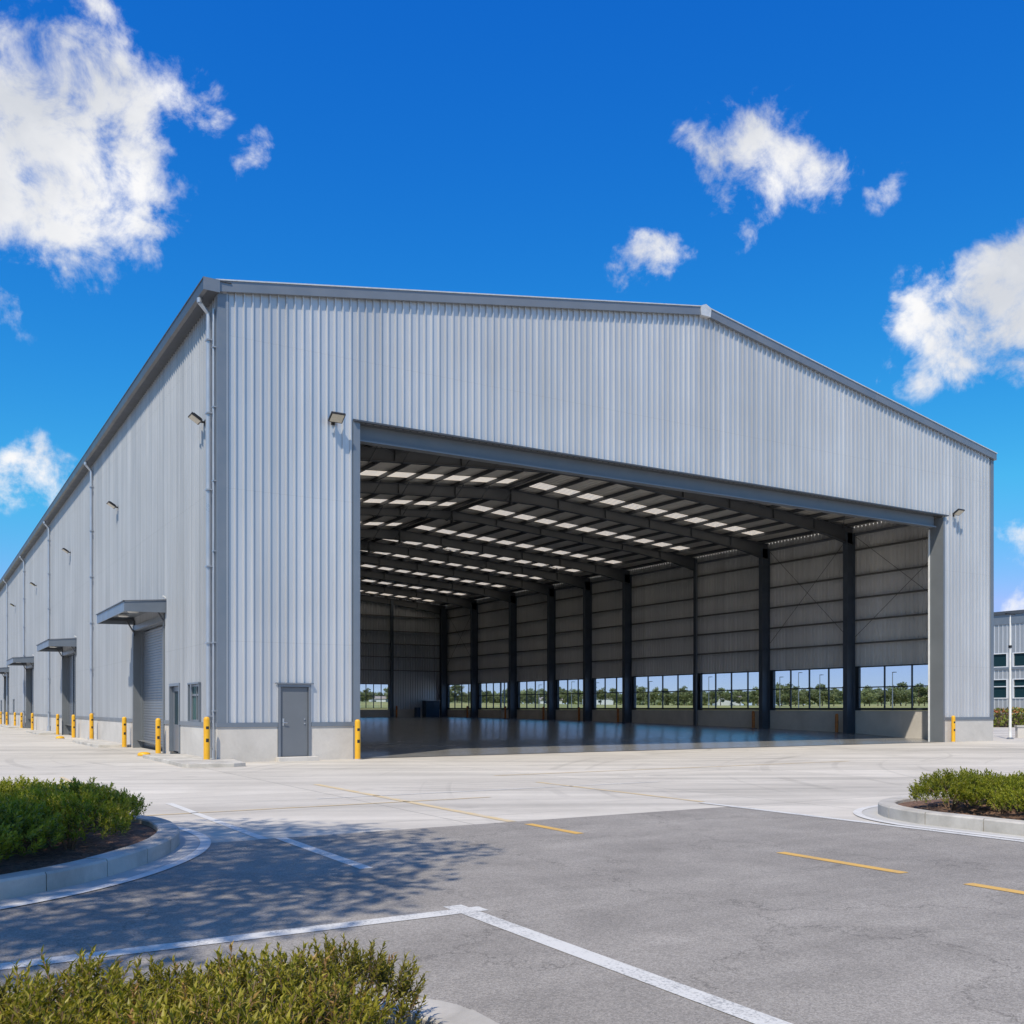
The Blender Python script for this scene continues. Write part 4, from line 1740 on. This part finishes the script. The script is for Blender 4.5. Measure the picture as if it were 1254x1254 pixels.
plant('right', bed_p, spots, 'green mounded shrub in the right bed, away from its rounded end', 'shrubs in the right bed', .15, (.80, .98), rng, ('left', 'leftmost shrub of the right bed, at the rounded end of the kerb'))

# ------------------------------------------------------------------ trees


def tree_meshes(seed, H, cr, ch, n_clump, per, leafs, mat, trunk_r=.16, clear=.35):
    """trunk with limbs, crown of leaf clumps"""
    rng = random.Random(seed)
    tr = MB(); tr.smooth = True
    cr_m = MB()
    zc = H - ch / 2
    p = Vector((0, 0, -.1)); pts = [p]
    for k in range(5):
        p = p + Vector((rng.uniform(-.1, .1), rng.uniform(-.1, .1), H * .17)); pts.append(p)
    rr = trunk_r
    for a, b in zip(pts, pts[1:]):
        tr.tube(a, b, rr, rr * .8, 9, False); rr *= .8
    centres = []
    for k in range(n_clump):
        v = rnd_dir(rng) * (rng.uniform(.25, 1) ** .5)
        c = Vector((v.x * cr, v.y * cr, zc + v.z * ch / 2))
        taper = 1 - .35 * max(0, v.z)
        c.x *= taper; c.y *= taper
        centres.append(c)
        if k % 3 == 0:
            s = pts[rng.randrange(2, len(pts))]
            m = s.lerp(c, .5) + Vector((0, 0, .1 * cr))
            tr.tube(s, m, trunk_r * .28, trunk_r * .16, 5, False)
            tr.tube(m, c, trunk_r * .16, trunk_r * .05, 5, False)
    for c in centres:
        rad = cr * rng.uniform(.20, .34)
        tb = rng.uniform(0, .5)
        for j in range(per):
            v = rnd_dir(rng) * (rng.random() ** .45) * rad
            v.z *= .75
            d = (rnd_dir(rng) + v.normalized() * .6).normalized()
            leaf(cr_m, c + v, d, rnd_dir(rng), leafs * rng.uniform(.7, 1.3), leafs * rng.uniform(.4, .6), min(1, max(0, tb + rng.uniform(-.2, .4) + (.1 if v.z > 0 else -.05))), hi=False)
    return cr_m.mesh('crown', mat), tr.mesh('trunk', 'bark')


def put_tree(ms, loc, rz, s, label, group=None, name='tree'):
    t = thing(name, label, 'tree', loc, rz, group)
    t.scale = s if isinstance(s, tuple) else (s, s, s)
    for nm, me in (('crown', ms[0]), ('trunk', ms[1])):
        o = bpy.data.objects.new(nm, me); COL.objects.link(o); o.parent = t
    return t


def at_cam(lat, dep, z=0):
    p = CAM + RGT * lat + FWD * dep
    return Vector((p.x, p.y, z))


# tree standing left of the camera: casts the dappled shade on the asphalt
shade = tree_meshes(31, 14.5, 3.7, 8.8, 46, 330, .20, 'leaf_tree', .2)
put_tree(shade, at_cam(-6.7, 1.9, 0), 0, 1.0, 'tall leafy tree just outside the left edge, shading the asphalt')
shade2 = tree_meshes(32, 11.0, 3.0, 6.0, 46, 140, .17, 'leaf_tree', .17)
put_tree(shade2, at_cam(-9.6, .9, 0), 1.3, 1.0, 'shorter leafy tree just outside the left edge')

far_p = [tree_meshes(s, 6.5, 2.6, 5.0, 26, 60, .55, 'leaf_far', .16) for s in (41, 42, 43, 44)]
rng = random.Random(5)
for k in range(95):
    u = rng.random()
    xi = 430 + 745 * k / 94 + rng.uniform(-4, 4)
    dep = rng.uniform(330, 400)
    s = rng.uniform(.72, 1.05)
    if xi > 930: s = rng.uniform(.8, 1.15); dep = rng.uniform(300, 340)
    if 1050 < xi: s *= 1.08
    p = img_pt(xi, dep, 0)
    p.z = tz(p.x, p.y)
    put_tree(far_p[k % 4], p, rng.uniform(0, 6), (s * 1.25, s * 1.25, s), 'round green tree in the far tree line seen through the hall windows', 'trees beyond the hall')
# distant wooded hill seen through the back windows
mb = MB(); mb.smooth = False
rngh = random.Random(3)
for k in range(2600):
    xi = rngh.uniform(380, 1200)
    dep = rngh.uniform(520, 640)
    zc = 2 + (dep - 520) * .02 + 3 * math.sin(xi * .012) ** 2
    p = img_pt(xi, dep, zc + rngh.uniform(0, 3.0))
    for q in range(4):
        v = rnd_dir(rngh)
        leaf(mb, p + v * 1.5, rnd_dir(rngh), rnd_dir(rngh), 3.2, 2.4, rngh.uniform(0, .8), hi=False)
tag(mb.build('distant_wood', 'leaf_far'), kind='stuff')


# low white buildings far off
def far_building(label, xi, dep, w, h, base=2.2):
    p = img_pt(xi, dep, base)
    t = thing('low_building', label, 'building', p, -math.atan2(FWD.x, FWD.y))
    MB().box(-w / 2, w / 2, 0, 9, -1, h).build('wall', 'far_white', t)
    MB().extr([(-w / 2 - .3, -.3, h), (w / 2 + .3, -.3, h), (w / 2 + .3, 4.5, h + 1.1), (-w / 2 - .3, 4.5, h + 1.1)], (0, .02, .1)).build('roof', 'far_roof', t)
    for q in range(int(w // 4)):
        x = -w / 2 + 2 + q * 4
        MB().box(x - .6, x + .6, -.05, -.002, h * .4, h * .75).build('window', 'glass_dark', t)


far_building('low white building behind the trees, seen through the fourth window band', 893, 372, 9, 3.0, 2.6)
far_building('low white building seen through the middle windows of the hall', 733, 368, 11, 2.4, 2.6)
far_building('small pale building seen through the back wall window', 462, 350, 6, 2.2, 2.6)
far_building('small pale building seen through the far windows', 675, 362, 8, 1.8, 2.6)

# street lamps beyond


def street_lamp(label, loc, h, rz=0):
    t = thing('street_lamp', label, 'street lamp', loc, rz, None)
    MB().tube((0, 0, 0), (0, 0, h), .07, .04, 10).build('pole', 'trim_light', t)
    MB().box(-.03, .3, -.04, .04, h - .03, h + .03).box(.2, .55, -.08, .08, h - .01, h + .05).build('lamp_head', 'lamp_body', t)
    MB().lathe([(.22, 0), (.22, .03), (.11, .06)], n=14).build('base', 'steel_dark', t)
    return t


for q, (xi, dep, h) in enumerate(((978, 118, 4.6), (1004, 120, 4.4), (955, 122, 4.2), (1093, 100, 4.0), (868, 128, 4.4), (730, 150, 4.2), (700, 152, 4.4), (660, 155, 4.0), (795, 135, 4.0))):
    p = img_pt(xi, dep, 0)
    p.z = tz(p.x, p.y)
    where = {978: 'left of the middle of the second window band', 1004: 'right of the middle of the second window band', 955: 'at the left end of the second window band', 1093: 'in the window band nearest the doorway',
             868: 'in the third window band from the doorway', 730: 'in the sixth window band from the doorway', 700: 'at the right of the seventh window band', 660: 'in the eighth window band from the doorway', 795: 'in the fourth window band from the doorway'}[xi]
    l = street_lamp('thin far lamp post seen ' + where, p, h + 1.2)
    l['group'] = 'lamp posts beyond the hall'

# ------------------------------------------------------------------ office building at right
off = thing('office_building', 'two-storey grey metal office block with window bands behind the hall, at the right edge', 'building', (97, 0, 0))
OY0, OY1 = -30.0, 42.0
bands = [(1.9, 5.2 - .6), (5.25, 6.75)]
mb = sheet(MB(), OY0, OY1, -.1, 12.0, [(OY0 + .5, OY1 - 1.0, 2.6, 4.8), (OY0 + .5, OY1 - 1.0, 6.1, 7.7)], lambda u, o, z: (-o, u, z), pitch=.5, h=.05)
mb.build('wall', 'sheet_front', off)
MB().box(.3, 25, OY0, OY1, -.1, 11.9).build('core', 'sheet_front', off)
MB().box(-.3, 25.2, OY0 - .2, OY1 + .2, 12.0, 12.35).build('roof', 'gutter_metal', off)
MB().box(-.12, .2, OY0 - .1, OY1 + .1, 10.9, 12.0).build('parapet_band', 'trim_metal', off)


def office_window(a, b, z0, z1, panes, mid):
    fr = MB()
    t = .12
    fr.box(-.12, .05, a, b, z0, z0 + .1); fr.box(-.12, .05, a, b, z1 - .1, z1)
    for k in range(panes + 1):
        u = a + (b - a - t) * k / panes
        fr.box(-.12, .05, u, u + t, z0 + .1, z1 - .1)
    if mid:
        fr.box(-.10, .04, a + t, b - t, mid - .05, mid + .05)
    w = fr.build('window', 'far_white', off)
    MB().box(.06, .1, a, b, z0, z1).build('pane', 'glass_dark', w)


y = OY1 - 1.0
while y - 3.9 > OY0 + .5:
    office_window(y - 3.7, y, 2.6, 4.8, 2, 3.95)
    office_window(y - 3.7, y, 6.1, 7.7, 2, None)
    MB().box(-.02, .25, y - 4.3, y - 3.7, 2.6, 4.8).box(-.02, .25, y - 4.3, y - 3.7, 6.1, 7.7).build('pier', 'sheet_side_shaded', off)
    y -= 4.3
MB().box(-.15, .0, OY0, OY1, 5.85, 6.08).build('sill_band', 'trim_metal', off)

# hedge in front of the office, low wall and lamp
hp = MB(); rngq = random.Random(9)
c0_ = at_cam(36, 80)
hd = thing('hedge', 'long clipped hedge with reddish tips in front of the office block', 'hedge', (at_cam(48, 80).x, at_cam(48, 80).y, 0), -math.atan2(FWD.x, FWD.y))
for k in range(15000):
    x = rngq.uniform(-14, 14); y_ = rngq.uniform(-1, 1) ; z = rngq.uniform(.1, 1.45)
    if abs(y_) < .7 and z < 1.2: continue
    top = z > 1.1
    tint = rngq.uniform(.85, 1) if (top and rngq.random() < .55) else rngq.uniform(0, .8)
    leaf(hp, Vector((x, y_, z)), rnd_dir(rngq), rnd_dir(rngq), .26, .16, tint, hi=False)
hp.build('foliage', 'leaf_hedge', hd)
MB().box(-14, 14, -.6, .6, 0, 1.1).build('branches', 'bark', hd)
lw = thing('low_wall', 'low pale concrete wall right of the hall, behind the lamp pole', 'low wall', tuple(at_cam(32, 51.5)), -math.atan2(FWD.x, FWD.y))
MB().box(-5.6, 12, 0, .25, -.05, .55).build('wall', 'concrete_plinth', lw)
MB().box(-5.65, 12.05, -.04, .29, .552, .64).build('coping', 'concrete_pan', lw)
pl = thing('lamp_pole', 'slim white lamp pole standing right of the hall corner', 'lamp pole', (39.43, 1.05, 0), 0)
p_ = MB(); p_.lathe([(.075, 0), (.06, 1.2), (.045, 3.8), (.03, 6.2)], n=14); p_.build('pole', 'white_paint', pl)
MB().lathe([(.16, 0), (.16, .04), (.105, .08)], n=16).build('base', 'trim_light', pl)
MB().box(-.35, .35, -.06, .06, 6.2, 6.27).build('lamp_head', 'lamp_body', pl)
MB().box(-.06, .06, -.06, .06, 4.55, 4.68).build('camera_box', 'lamp_body', pl)
